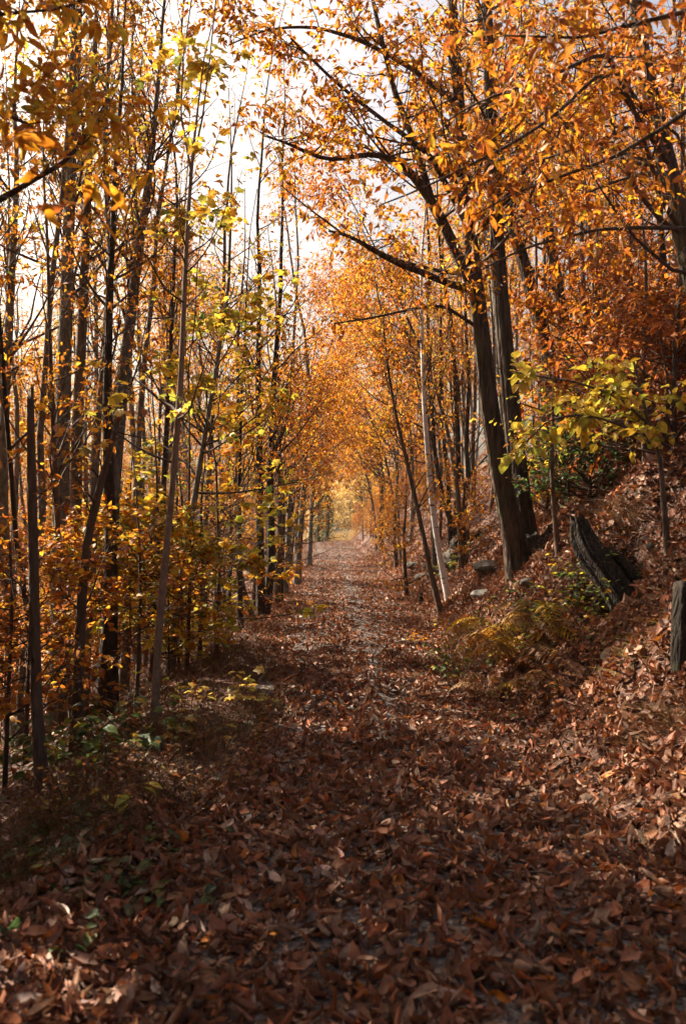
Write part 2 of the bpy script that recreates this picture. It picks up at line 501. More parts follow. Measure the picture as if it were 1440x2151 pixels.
def plain(name, c1, c2, scale, rough=.85, bump=.01):
    m, nt, out = new_mat(name)
    L = nt.links
    g = nd(nt, 'ShaderNodeTexCoord')
    n = nd(nt, 'ShaderNodeTexNoise'); n.inputs['Scale'].default_value = scale; n.inputs['Detail'].default_value = 7; n.inputs['Roughness'].default_value = .65
    L.new(g.outputs['Object'], n.inputs[0])
    r = nd(nt, 'ShaderNodeMapRange'); r.inputs[1].default_value = .35; r.inputs[2].default_value = .65; L.new(n.outputs[0], r.inputs[0])
    mx = nd(nt, 'ShaderNodeMix', data_type='RGBA'); L.new(r.outputs[0], mx.inputs[0]); mx.inputs[6].default_value = (*c1, 1); mx.inputs[7].default_value = (*c2, 1)
    b = nd(nt, 'ShaderNodeBsdfPrincipled'); b.inputs['Roughness'].default_value = rough; L.new(mx.outputs[2], b.inputs['Base Color'])
    bp = nd(nt, 'ShaderNodeBump'); bp.inputs['Strength'].default_value = .7; bp.inputs['Distance'].default_value = bump; L.new(n.outputs[0], bp.inputs['Height']); L.new(bp.outputs[0], b.inputs['Normal'])
    L.new(b.outputs[0], out.inputs['Surface'])
    return m
M_ROCK = plain('mossy_rock', (.03, .027, .02), (.13, .115, .095), 5, .85, .03)

# ------------------------------------------------------------------ ground
def axis(lo, hi, breaks):
    out, x = [], lo
    while x < hi:
        out.append(x)
        for b, step in breaks:
            if x < b:
                x += step
                break
        else:
            x += breaks[-1][1]
    out.append(hi)
    return np.array(out)

def make_ground():
    xs = axis(-160, 160, ((-60, 8), (-20, 2), (-6, .5), (-3, .16), (4.6, .085), (8, .25), (24, 1.0), (60, 3), (200, 8)))
    ys = axis(-25, 320, ((-2, 2), (2, .4), (14, .09), (28, .2), (60, .5), (110, 1.5), (400, 8)))
    X, Y = np.meshgrid(xs, ys)
    Z = height(X, Y)
    mb = MB()
    w = len(xs)
    i = (np.arange(len(ys) - 1)[:, None] * w + np.arange(w - 1)[None, :]).ravel()
    mb.add(np.stack([X, Y, Z], -1), np.stack([i, i + 1, i + w + 1, i + w], -1))
    g = link('ground', mb.mesh('ground', [M_FLOOR]))
    tag(g, kind='structure')
    # gravel path, a sheet just above the soil
    ys2 = axis(-8, 96, ((14, .09), (30, .25), (100, .6)))
    us = np.linspace(-.98, .98, 30)
    c, hw = path_c(ys2), path_w(ys2)
    edge = 1 + .10 * bumps(ys2 * 0 + 3, ys2, 10, 24)
    X = c[:, None] + us[None, :] * (hw * edge)[:, None]
    Y = np.repeat(ys2[:, None], len(us), 1)
    Z = height(X, Y) + .012 - .03 * np.abs(us[None, :]) ** 8
    mb = MB()
    w = len(us)
    i = (np.arange(len(ys2) - 1)[:, None] * w + np.arange(w - 1)[None, :]).ravel()
    mb.add(np.stack([X, Y, Z], -1), np.stack([i, i + 1, i + w + 1, i + w], -1))
    tag(link('path', mb.mesh('path', [M_PATH])), kind='structure')
make_ground()

def make_haze():
    m, nt, out = new_mat('haze')
    pv = nd(nt, 'ShaderNodeVolumePrincipled')
    pv.inputs['Density'].default_value = .0003
    pv.inputs['Color'].default_value = (1, .95, .88, 1)
    pv.inputs['Anisotropy'].default_value = .4
    nt.links.new(pv.outputs[0], out.inputs['Volume'])
    V = [(x, y, z) for x in (-165, 165) for y in (-30, 330) for z in (-15.5, 46)]
    Q = [(0, 1, 3, 2), (4, 6, 7, 5), (0, 4, 5, 1), (2, 3, 7, 6), (0, 2, 6, 4), (1, 5, 7, 3)]
    mb = MB(); mb.add(V, Q)
    tag(link('haze', mb.mesh('haze', [m], False), stuff=True), 'faint warm air haze between the trees', 'haze')
make_haze()

# ------------------------------------------------------------------ light gaps in the canopy: places on the ground that the sun reaches
def gp(px, py, r):
    """The ground point seen at a photo pixel (marching the view ray)."""
    d = ray(px, py, 1.0) - CAM
    t = np.arange(1.5, 90, .03)
    Q = CAM + d * t[:, None]
    h = np.nonzero(Q[:, 2] < height(Q[:, 0], Q[:, 1]))[0]
    return (*Q[h[0] if len(h) else -1], r)
GAPS = [gp(*a) for a in ((1330, 1500, .55), (1400, 1430, .6), (1240, 1560, .45), (1440, 1600, .55), (1380, 1540, .55), (1120, 1610, .22), (1300, 1420, .35), (1180, 1590, .25), (960, 1535, .25), (1010, 1540, .2), (690, 1385, .3), (640, 1370, .25), (780, 1390, .25),
                         (650, 1262, .45), (720, 1262, .4), (800, 1268, .45), (680, 1215, .6), (780, 1210, .6), (700, 1180, .9), (720, 1160, 1.2), (1300, 1060, .35), (1390, 1010, .35), (1300, 1250, .3), (480, 1440, .3), (450, 1490, .25), (550, 1445, .2),
                         (760, 1240, .4), (340, 1450, .25), (720, 1330, .4), (850, 1300, .35), (640, 1310, .3), (760, 1440, .3), (880, 1440, .28), (700, 1480, .28), (830, 1360, .3), (600, 1400, .25), (650, 1300, .5), (750, 1290, .5), (850, 1340, .5), (700, 1400, .42), (800, 1420, .42), (600, 1350, .4), (700, 1235, .5))]
GAPS += [(*ray(a, b, c), r) for a, b, c, r in ((1150, 850, 8.6, .35), (1260, 870, 8.7, .3), (420, 780, 8.7, .5), (470, 900, 12.6, .55), (250, 1120, 11, .5), (100, 1150, 10.3, .45), (330, 900, 12, .5), (560, 880, 18, .6), (370, 640, 8.8, .4))]
GAPS = np.array(GAPS + [(0, 80, 1.0, 2.0), (1.6, 83, 2.5, 2.6), (-2, 83, 2.5, 2.6), (0, 84.5, 3.5, 2.4)] + [(path_c(y) + .9 * math.sin(y * 2.1), y, path_z(y) + .05, .55 + .006 * y) for y in (14.5, 17, 19, 22.5, 26, 31, 34, 37, 42, 46, 52, 57, 62)])
_dap = np.random.default_rng(5)
_dp = []
for _ in range(60):
    _y = _dap.uniform(5.6, 16)
    _x = float(path_c(_y)) + _dap.uniform(-1.3, 1.7)
    _dp.append((_x, _y, float(height(_x, _y)), _dap.uniform(.10, .24)))
GAPS = np.concatenate([GAPS, np.array(_dp)])
def open_to_sun(P, shrink=1.0):
    """True for points that leave the light gaps free."""
    keep = np.ones(len(P), bool)
    for g in GAPS:
        v = P - g[:3]
        s = v @ SUN
        d = np.linalg.norm(v - s[:, None] * SUN, axis=1)
        keep &= ~((d < g[3] * shrink) & (s > .5))
    return keep

# ------------------------------------------------------------------ trees
def grow(trunk, rad, nb, t0, t1, length, elev, ntw, twl, leaves_per, leaf_s, flat=.7, droop=.25, curve=.25, az=None, az_w=math.pi, thick=.45, seed=None):
    """Branches, twigs and leaf sites on a trunk polyline. Returns branch lines, twig lines, leaf P D N S."""
    r = np.random.default_rng(seed) if seed is not None else rng
    k = len(trunk)
    s = np.linspace(0, 1, k)
    t = np.sort(t0 + (t1 - t0) * r.uniform(0, 1, nb) ** .9)
    B0 = np.stack([np.interp(t, s, trunk[:, i]) for i in range(3)], -1)
    br = np.interp(t, s, rad)
    a = r.uniform(-math.pi, math.pi, nb) if az is None else az + r.uniform(-az_w, az_w, nb)
    el = np.radians(r.normal(elev, 12, nb))
    hor = np.stack([np.cos(a), np.sin(a), 0 * a], -1)
    d = hor * np.cos(el)[:, None] + np.array([0, 0, 1.]) * np.sin(el)[:, None]
    ln = length * (1 - .62 * (t - t0) / max(t1 - t0, 1e-3)) * r.uniform(.6, 1.2, nb)
    K = 7
    BP = np.empty((nb, K, 3)); BP[:, 0] = B0
    for j in range(1, K):
        d = norm(d + np.array([0, 0, curve * .35]) + r.normal(0, .13, (nb, 3)))
        BP[:, j] = BP[:, j - 1] + d * (ln / (K - 1))[:, None]
    r0 = np.minimum(br * thick, ln * .010 + .003)
    BR = r0[:, None] * np.linspace(1, .22, K)[None]
    # twigs
    nt = nb * ntw
    bi = np.repeat(np.arange(nb), ntw)
    u = r.uniform(.22, 1, nt) * (K - 1)
    j = np.minimum(u.astype(int), K - 2); f = (u - j)[:, None]
    T0 = BP[bi, j] * (1 - f) + BP[bi, j + 1] * f
    tg = norm(BP[bi, j + 1] - BP[bi, j])
    side = norm(np.cross(tg, norm(r.normal(0, 1, (nt, 3)) + np.array([0, 0, flat * 2.0]))))
    td = norm(tg * .65 + side * r.choice([-1, 1], nt)[:, None] * .8 + r.normal(0, .15, (nt, 3)))
    tl = twl * r.uniform(.5, 1.25, nt)
    TP = np.empty((nt, 4, 3)); TP[:, 0] = T0
    for q in range(1, 4):
        td = norm(td + np.array([0, 0, -droop * .22]) + r.normal(0, .1, (nt, 3)))
        TP[:, q] = TP[:, q - 1] + td * (tl / 3)[:, None]
    tr = np.interp(u, [0, K - 1], [1, .25]) * r0[bi] * .6
    TR = np.maximum(tr[:, None] * np.array([1, .75, .5, .3]), .0014)
    # leaves
    nl = nt * leaves_per
    ti = np.repeat(np.arange(nt), leaves_per)
    v = r.uniform(.12, 1, nl) * 3
    j = np.minimum(v.astype(int), 2); f = (v - j)[:, None]
    P = TP[ti, j] * (1 - f) + TP[ti, j + 1] * f
    tg = norm(TP[ti, j + 1] - TP[ti, j])
    N = norm(np.array([0, 0, 1.]) * flat + r.normal(0, .5, (nl, 3)))
    sd = norm(np.cross(tg, N))
    D = norm(tg * .55 + sd * r.choice([-1, 1], nl)[:, None] * .8 + r.normal(0, .3, (nl, 3)) + np.array([0, 0, -droop]))
    P = P + r.normal(0, .02, (nl, 3))
    S = leaf_s * r.uniform(.6, 1.2, nl)
    return (BP, BR), (TP, TR), (P, D, N, S)

LEAF_ONE = {}
def leaf_mesh(kind, i):
    key = (kind, i)
    if key not in LEAF_ONE:
        src = {'long': NEAR_LONG, 'oval': NEAR_OVAL, 'lobed': LOBED}[kind]
        V, q, t, L = src[i % len(src)]
        mb = MB(); mb.add(V, q, t, None, 0, L)
        if kind != 'x':
            tubes(mb, [[[-.18, 0, .02], [-.08, 0, .01], [.02, 0, 0]]], [[.008, .008, .01]], 3)
        LEAF_ONE[key] = mb.mesh('leaf_' + kind, [M_LEAF_ONE])
    return LEAF_ONE[key]

def single_leaves(parent, base, kind, P, D, N, S, C, name='leaf'):
    D, Y, Z = frames(D, N)
    for i in range(len(P)):
        o = bpy.data.objects.new(name, leaf_mesh(kind, int(rng.integers(0, 5))))
        p = P[i] - base
        s = S[i]
        o.matrix_basis = Matrix(((D[i][0] * s, Y[i][0] * s, Z[i][0] * s, p[0]), (D[i][1] * s, Y[i][1] * s, Z[i][1] * s, p[1]), (D[i][2] * s, Y[i][2] * s, Z[i][2] * s, p[2]), (0, 0, 0, 1)))
        o.color = (*C[i], 1)
        o.parent = parent
        col.objects.link(o)

def in_view(P, margin=0.0):
    q = (P - CAM) @ _R
    z = -q[:, 2]
    x = q[:, 0] / np.maximum(z, .01) * F + 720
    y = 1075.5 - q[:, 1] / np.maximum(z, .01) * F
    return (z > .3) & (x > -margin) & (x < 1440 + margin) & (y > -margin) & (y < 2151 + margin)

def lathe_trunk(line, rad, sides, flute, seed, cap=True, rag=0.0):
    r = np.random.default_rng(seed)
    n = len(line)
    T = norm(np.gradient(line, axis=0))
    ref = np.array([0, 1., 0])
    U = norm(np.cross(T, ref)); W = np.cross(T, U)
    a = np.arange(sides) * 2 * math.pi / sides
    ph = r.uniform(0, 6.28, 5); fr = np.array([3, 5, 9, 14, 21]); am = np.array([.45, .35, .35, .4, .4]) * flute
    u = np.linspace(0, 1, n)
    R = np.zeros((n, sides))
    for f, p, m in zip(fr, ph, am):
        R += m * np.sin(f * a[None] + p + .7 * u[:, None] * r.uniform(-1, 1))
    R += r.normal(0, .05 * flute + .008, R.shape)
    rr = rad[:, None] * (1 + R)
    V = line[:, None] + rr[..., None] * (np.cos(a)[None, :, None] * U[:, None] + np.sin(a)[None, :, None] * W[:, None])
    if rag:
        V[-1] += T[-1] * r.uniform(-rag, rag, sides)[:, None]
    q = []
    for j in range(n - 1):
        for s in range(sides):
            s2 = (s + 1) % sides
            q.append([j * sides + s, j * sides + s2, (j + 1) * sides + s2, (j + 1) * sides + s])
    V = V.reshape(-1, 3)
    t = []
    if cap:
        c = line[-1] - T[-1] * rad[-1] * .25
        V = np.vstack([V, c]); ci = len(V) - 1
        t = [[(n - 1) * sides + s, (n - 1) * sides + (s + 1) % sides, ci] for s in range(sides)]
    return V, q, t

def finish_tree(t, base, trunks, bark, brs, tws, lvs, pal, kind='long', n_single=0, big_branches=6, twig_mat=None, sides=14, far_t=None, sparse=1.0):
    """trunks: list of (line, radii). Parts: trunk, branch, leaf, crown."""
    for line, rad in trunks:
        mb = MB()
        if sides >= 16:
            V, Q, T = lathe_trunk(line - base, rad, sides * 2, .10, int(rng.integers(1000)), True, .16 if 'broken off' in t['label'] else 0.0)
            mb.add(V, Q, T)
        else:
            tubes(mb, (line - base)[None], rad[None], sides, rough=.05, cap=True)
        link('trunk', mb.mesh('trunk', [bark]), t)
    mb = MB()
    Ps, Ds, Ns, Ss = [], [], [], []
    first = True
    for (BP, BR) in brs:
        order = np.argsort(-BR[:, 0])
        nbig = big_branches if first else 0
        first = False
        for i in order[:nbig]:
            m2 = MB(); tubes(m2, (BP[i] - base)[None], BR[i][None], 7, rough=.04)
            link('branch', m2.mesh('branch', [twig_mat or bark]), t)
        rest = order[nbig:]
        if len(rest):
            tubes(mb, BP[rest] - base, BR[rest], 5, mat=1)
    for (TP, TR) in tws:
        tubes(mb, TP - base, TR, 3, mat=1)
    P = np.concatenate([x[0] for x in lvs]); D = np.concatenate([x[1] for x in lvs]); N = np.concatenate([x[2] for x in lvs]); S = np.concatenate([x[3] for x in lvs])
    keep = open_to_sun(P)
    if sparse < 1:
        keep &= rng.uniform(0, 1, len(P)) < sparse
    if base[0] < 0 and kind == 'long' and base[1] < 20:      # the left wood has dropped more of its high leaves
        keep &= rng.uniform(0, 1, len(P)) < np.clip(1.25 - .07 * P[:, 2], .6, 1)
    P, D, N, S = P[keep], D[keep], N[keep], S[keep]
    C = palette(len(P), **(PAL[pal] if isinstance(pal, str) else pal))
    if n_single:
        vis = in_view(P)
        sc = np.where(vis, S / np.maximum(np.linalg.norm(P - CAM, axis=1), .5), 0)
        o = np.argsort(-sc)[:n_single]
        o = o[sc[o] > 0]
        m = np.zeros(len(P), bool); m[o] = True
        single_leaves(t, base, kind, P[m], D[m], N[m], S[m], C[m])
        P, D, N, S, C = P[~m], D[~m], N[~m], S[~m], C[~m]
    if base[1] > 12.8 and kind != 'lobed' or base[1] > 16:
        far_t = FAR_TINY
    tm = far_t or {'long': FAR_LONG, 'oval': FAR_OVAL, 'lobed': LOBED}[kind]
    add_leaves(mb, tm, P - base, D, N, S, C, 0)
    link('crown', mb.mesh('crown', [M_LEAF, twig_mat or M_TWIG]), t, stuff=True)

def px_line(pts, Y, to_ground=True, m=40, lean=0.0):
    """pts (px, py, width px) from the base upward at distance Y (lean: metres of y drift from bottom to top)."""
    n = len(pts)
    L = []
    for i, (px, py, w) in enumerate(pts):
        y = Y + lean * i / max(n - 1, 1)
        p = ray(px, py, y)
        L.append([*p, w * .5 / F * y])
    L = np.array(L)
    if to_ground:
        b = L[0].copy()
        g = float(height(b[0], b[1]))
        if b[2] > g - .1:
            dz = b[2] - g + .15
            dirx = (L[0, 0] - L[1, 0]) / max(L[1, 2] - L[0, 2], .2)
            b[0] += dirx * min(dz, 1.5); b[2] = float(height(b[0], b[1])) - .15; b[3] *= 1.15
            L = np.vstack([b, L])
    return resample(L, m)

def extend(line, H, wander=.25):
    """Carry a trunk line on up to height H above its base, tapering."""
    top, r = line[-1, :3], line[-1, 3]
    d = norm(line[-1, :3] - line[-6, :3])
    need = H - (top[2] - line[0, 2])
    if need < .5:
        return line
    n = max(4, int(need / .5))
    out = [line]
    p = top.copy()
    for i in range(n):
        d = norm(d + np.array([0, 0, .08]) + rng.normal(0, .06, 3))
        p = p + d * need / n
        out.append(np.array([[*p, max(r * (1 - (i + 1) / n * .9), .006)]]))
    return np.vstack(out)

GROUPS = {}
def wood_tree(label, pts, Y, H=10, bark=None, pal='orange', kind='long', nb=34, t0=.4, length=2.0, elev=46, ntw=6, twl=.5, lp=8, ls=.105,
              n_single=0, lean=0.0, sides=14, name='tree', cat='tree', group=None, m=40, extra=(), flat=.6, droop=.3, flare=.25, sparse=1.0, more=(), az=None, az_w=math.pi, bigb=5, top_first=None):
    L = px_line(pts, Y, True, m, lean)
    L = extend(L, H)
    base = L[0, :3].copy(); base[2] = float(height(base[0], base[1]))
    t = thing(name, label, cat, base, group)
    hgt = L[:, 2] - base[2]
    L[:, 3] *= 1 + flare * np.exp(-np.clip(hgt, 0, None) / .35)
    bark = bark or M_BARK_BROWN
    trunks = [(L[:, :3], L[:, 3])]
    brs, tws, lvs = [], [], []
    g = grow(L[:, :3], L[:, 3], nb, t0, 1.0, length, elev, ntw, twl, lp, ls, flat, droop, az=az, az_w=az_w)
    brs.append(g[0]); tws.append(g[1]); lvs.append(g[2])
    for e in more:       # further stems of the same tree
        L2 = px_line(e['pts'], e.get('Y', Y), e.get('ground', False), m, e.get('lean', lean))
        L2 = extend(L2, e.get('H', H))
        trunks.append((L2[:, :3], L2[:, 3]))
        g = grow(L2[:, :3], L2[:, 3], e.get('nb', nb), e.get('t0', t0), 1.0, e.get('length', length), elev, ntw, twl, lp, ls, flat, droop)
        brs.append(g[0]); tws.append(g[1]); lvs.append(g[2])
    for e in extra:      # limbs drawn one by one
        q = np.array([[*ray(px, py, yy), w * .5 / F * yy] for px, py, w, yy in e['pts']])
        q = resample(q, 22)
        m2 = MB(); tubes(m2, (q[:, :3] - base)[None], q[:, 3][None], 8, rough=.05, cap=True)
        link('branch', m2.mesh('branch', [bark]), t)
        g = grow(q[:, :3], q[:, 3] * 1.3, e.get('nb', 12), e.get('t0', .15), 1.0, e.get('length', .9), e.get('elev', 15), e.get('ntw', 5), e.get('twl', .4), e.get('lp', 7), e.get('ls', ls), flat, droop)
        brs.append(g[0]); tws.append(g[1]); lvs.append(g[2])
    finish_tree(t, base, trunks, bark, brs, tws, lvs, pal, kind, n_single, bigb, M_TWIG, sides, sparse=sparse)
    return t

# ---- the left wood, named trunks
LG = 'trees of the left wood near the path'
wood_tree('tall straight grey trunk, thickest of the left wood, lit along one edge', [(128, 1420, 40), (130, 980, 31), (138, 700, 27), (150, 340, 20), (165, 60, 14)], 12.5, 11.5, M_BARK_GREY, 'gold', nb=38, t0=.5, length=2.2, n_single=120, group=LG, sides=18)
wood_tree('darker slim trunk close beside the thick grey one', [(158, 1400, 28), (160, 940, 24), (175, 640, 20), (188, 330, 14), (203, 40, 9)], 13.2, 11, M_BARK_BROWN, 'orange', nb=34, t0=.5, n_single=60, group=LG)
wood_tree('grey trunk leaning right, branching among golden leaves', [(222, 1440, 34), (240, 1000, 26), (266, 740, 23), (292, 520, 19), (312, 380, 13), (335, 150, 8)], 12.0, 10.5, M_BARK_GREY, 'gold', nb=36, t0=.45, length=2.0, n_single=120, group=LG, sides=18)
wood_tree('slender pale sapling standing alone at the verge, forking high up', [(325, 1500, 16), (333, 1330, 16), (347, 1180, 15), (366, 980, 13), (380, 800, 12), (393, 480, 9), (402, 360, 7)], 8.6, 6.3, M_BARK_PALE, 'yellow_green', 'lobed', nb=13, t0=.4, length=1.3, elev=15, ntw=4, twl=.4, lp=5, ls=.11, n_single=260, group=LG, flat=1.1, flare=.1,
          more=[dict(pts=[(398, 370, 5), (425, 250, 4), (440, 130, 3)], nb=5, t0=.4, length=.5), dict(pts=[(402, 365, 5), (380, 240, 4), (385, 120, 3)], nb=5, t0=.4, length=.5)])
wood_tree('dark dead trunk broken off short, wrapped with dry vine', [(88, 1640, 26), (76, 1460, 22), (72, 1250, 20), (68, 1050, 19), (64, 842, 14)], 7.4, 3, M_BARK_BROWN, 'rust', nb=12, t0=.2, length=.5, ntw=4, lp=2, n_single=0, sides=16, group=LG, bigb=4)
wood_tree('curving brown stem with peeling bark leaning towards the grey trunk', [(165, 1440, 22), (172, 1250, 21), (186, 1120, 18), (208, 1030, 16), (236, 930, 11), (262, 820, 7)], 9.5, 3.6, M_BARK_BROWN, 'bronze', 'oval', nb=12, t0=.4, length=1.0, ntw=4, lp=5, ls=.09, n_single=60, group=LG, flat=1.2)
wood_tree('slim grey trunk behind the pale sapling, bent to the right', [(358, 1400, 20), (372, 1280, 17), (390, 1160, 15), (410, 1040, 13), (432, 900, 11), (455, 770, 9), (480, 600, 7)], 13, 8, M_BARK_GREY, 'yellow_green', 'lobed', nb=26, t0=.4, length=1.8, elev=25, ls=.12, n_single=150, group=LG, flat=1.0)
wood_tree('dark upright trunk of the pair by the path edge', [(549, 1292, 20), (546, 1150, 17), (545, 1000, 15), (542, 820, 12), (545, 600, 8)], 17.5, 11, M_ROOT, 'mixed', nb=34, t0=.35, length=1.9, n_single=40, group=LG)
wood_tree('dark trunk leaning out of the pair by the path edge', [(556, 1288, 20), (571, 1190, 17), (566, 1020, 15), (574, 820, 12), (590, 600, 8)], 17.8, 10.5, M_ROOT, 'orange', nb=30, t0=.35, length=1.8, n_single=40, group=LG)
wood_tree('thin dark stem left of the pair, foot bent sideways', [(527, 1288, 12), (510, 1240, 11), (500, 1170, 10), (496, 1030, 9), (500, 820, 7)], 17, 7.5, M_BARK_BROWN, 'mixed', nb=22, t0=.35, length=1.5, group=LG, n_single=20)
wood_tree('thin straight dark stem rising from the grassy verge', [(506, 1330, 11), (503, 1200, 10), (502, 1020, 8), (508, 800, 6)], 15.5, 7, M_ROOT, 'mixed', nb=22, t0=.35, length=1.5, group=LG, n_single=30)
wood_tree('leaning brown trunk farther down the path edge, lit on its left', [(624, 1222, 15), (628, 1150, 13), (640, 1000, 11), (646, 860, 8)], 26, 12.5, M_BARK_GREY, 'orange', nb=28, t0=.3, length=2.0, group=LG)
wood_tree('slim trunk in the row where the path narrows', [(598, 1246, 13), (606, 1120, 11), (612, 960, 9)], 23, 12, M_BARK_GREY, 'orange', nb=28, t0=.3, length=1.9, group=LG)
wood_tree('last slim trunk of the row before the path end', [(650, 1175, 10), (653, 1100, 9), (660, 980, 7)], 36, 10, M_BARK_GREY, 'orange', nb=28, t0=.3, length=2.0, group=LG)
wood_tree('grey trunk at the very edge of the left wood, low in the hollow', [(22, 1330, 26), (10, 1180, 25), (4, 1000, 22), (18, 700, 18), (35, 400, 12)], 13.5, 10.5, M_BARK_GREY, 'orange', nb=34, t0=.4, length=2.2, group=LG)
wood_tree('dark hidden trunk between two grey ones with peeling base', [(225, 1440, 40), (232, 1300, 32), (234, 1160, 26), (228, 1000, 22), (225, 800, 18), (240, 400, 10)], 11.2, 9, M_ROOT, 'bronze', nb=26, t0=.45, length=1.8, group=LG, n_single=40)
wood_tree('thin straight stem with many shoots behind the dead trunk', [(150, 1450, 16), (140, 1300, 14), (120, 1100, 11), (108, 800, 9), (100, 500, 6)], 11, 8, M_BARK_BROWN, 'orange', nb=26, t0=.4, length=1.6, group=LG, n_single=40)
wood_tree('slim twin stem rising beside the dark pair, reddish leaves', [(584, 1250, 12), (588, 1100, 11), (585, 900, 8)], 20.5, 8.5, M_BARK_BROWN, 'deep_orange', nb=26, t0=.3, length=1.7, group=LG)
wood_tree('slim brown trunk in the middle of the left wood with a high golden crown', [(430, 1300, 14), (428, 1150, 12), (445, 900, 10), (470, 600, 8)], 19, 11.5, M_BARK_BROWN, 'gold', nb=30, t0=.35, length=2.0, group=LG)
wood_tree('dark slim trunk just behind the slender pale sapling', [(322, 1420, 15), (326, 1250, 13), (345, 1000, 11), (360, 700, 9), (372, 420, 6)], 13.8, 9.5, M_ROOT, 'orange', nb=30, t0=.4, length=1.9, group=LG)

# near tree standing just outside the left edge, its branch reaches in
wood_tree('long-leaved tree whose branch reaches in over the left edge', [(-190, 1500, 70), (-180, 1000, 58), (-150, 500, 48), (-120, 0, 38)], 5.4, 8.5, M_BARK_DARK, 'gold', nb=3, t0=.8, length=1.2, elev=40, ls=.12, n_single=160, bigb=0, group='overhanging near trees', az=.4, az_w=2.4,
          extra=[dict(pts=[(-150, 500, 22, 5.4), (-10, 425, 15, 5.4), (60, 385, 12, 5.4), (140, 340, 9, 5.5), (190, 275, 6, 5.6), (235, 190, 4, 5.7)], nb=12, length=.5, elev=10, ntw=4, lp=5),
                 dict(pts=[(-160, 250, 14, 5.2), (-10, 230, 9, 5.2), (60, 262, 7, 5.2), (100, 285, 4, 5.2)], nb=9, length=.35, elev=0, ntw=4, lp=6),
                 dict(pts=[(-150, 60, 14, 5.0), (0, 30, 8, 5.0), (120, 20, 5, 5.0), (230, -20, 3, 5.0)], nb=10, length=.4, elev=0, ntw=4, lp=5)])

# ---- the right bank
RG = 'trees on the right bank'
wood_tree('big twin-stemmed chestnut on the bank, limb arching over the path', [(1100, 1258, 52), (1078, 1130, 44), (1050, 1000, 40), (1025, 850, 37), (1003, 650, 33), (985, 500, 29), (968, 300, 24), (948, 0, 18)], 13, 11.5, M_BARK_DARK, 'orange', nb=40, t0=.45, length=2.6, elev=28, ntw=6, twl=.6, lp=7, ls=.135, n_single=290, group=None, sides=22, m=70, flare=.32, droop=.45, bigb=12,
          more=[dict(pts=[(1122, 1205, 62), (1106, 1140, 48), (1090, 1020, 39), (1073, 860, 36), (1052, 640, 32), (1038, 420, 28), (1028, 200, 24), (1022, 0, 20)], Y=13.25, ground=True, H=11.8, nb=40, t0=.45, length=2.4)],
          extra=[dict(pts=[(992, 600, 26, 13), (945, 500, 24, 12.8), (905, 420, 22, 12.6), (862, 358, 18, 12.4), (815, 325, 13, 12.2), (770, 322, 12, 12.1), (735, 330, 11, 12), (690, 340, 10, 11.8), (655, 330, 9, 11.7), (618, 303, 7, 11.6), (590, 296, 6, 11.55), (555, 286, 3, 11.5)], nb=26, t0=.25, length=1.5, elev=14, ntw=6, lp=6),
                 dict(pts=[(1000, 610, 18, 13), (945, 598, 16, 12.7), (880, 570, 14, 12.4), (830, 552, 13, 12.2), (775, 520, 11, 12), (735, 495, 8, 11.9), (690, 485, 5, 11.8)], nb=14, length=1.0, elev=0, ntw=5, lp=5),
                 dict(pts=[(1005, 690, 9, 13), (930, 640, 7, 12.8), (860, 650, 6, 12.6), (780, 668, 5, 12.4), (700, 680, 3, 12.3)], nb=10, length=.6, elev=0, ntw=4, lp=3),
                 dict(pts=[(905, 420, 16, 12.6), (870, 300, 14, 12.5), (830, 200, 12, 12.4), (800, 80, 10, 12.3), (770, -60, 7, 12.2)], nb=16, length=1.2, elev=15, ntw=5, lp=6),
                 dict(pts=[(960, 220, 13, 13), (860, 140, 11, 12.6), (760, 85, 9, 12.2), (660, 55, 7, 11.9), (560, 60, 5, 11.7), (480, 95, 3, 11.6)], nb=20, t0=.2, length=1.2, elev=5, ntw=6, lp=7),
                 dict(pts=[(985, 480, 16, 13), (900, 320, 12, 12.6), (800, 250, 9, 12.3), (700, 170, 7, 12), (610, 80, 5, 11.8)], nb=16, length=1.0, elev=10, ntw=5, lp=6)])
wood_tree('leaning brown trunk right of the twin chestnut, bending back to it', [(1172, 860, 30), (1150, 740, 30), (1118, 620, 28), (1090, 520, 25), (1062, 430, 22), (1045, 300, 18)], 15, 9.5, M_BARK_DARK, 'deep_orange', nb=30, t0=.45, length=2.0, group=RG, n_single=60, sides=16)
wood_tree('straight brown trunk on the hillside behind the yellow-green branch', [(1200, 820, 27), (1182, 680, 24), (1160, 540, 22), (1138, 420, 19), (1120, 250, 14)], 16.5, 10, M_BARK_DARK, 'orange', nb=34, t0=.4, length=2.2, group=RG, n_single=60, sides=16)
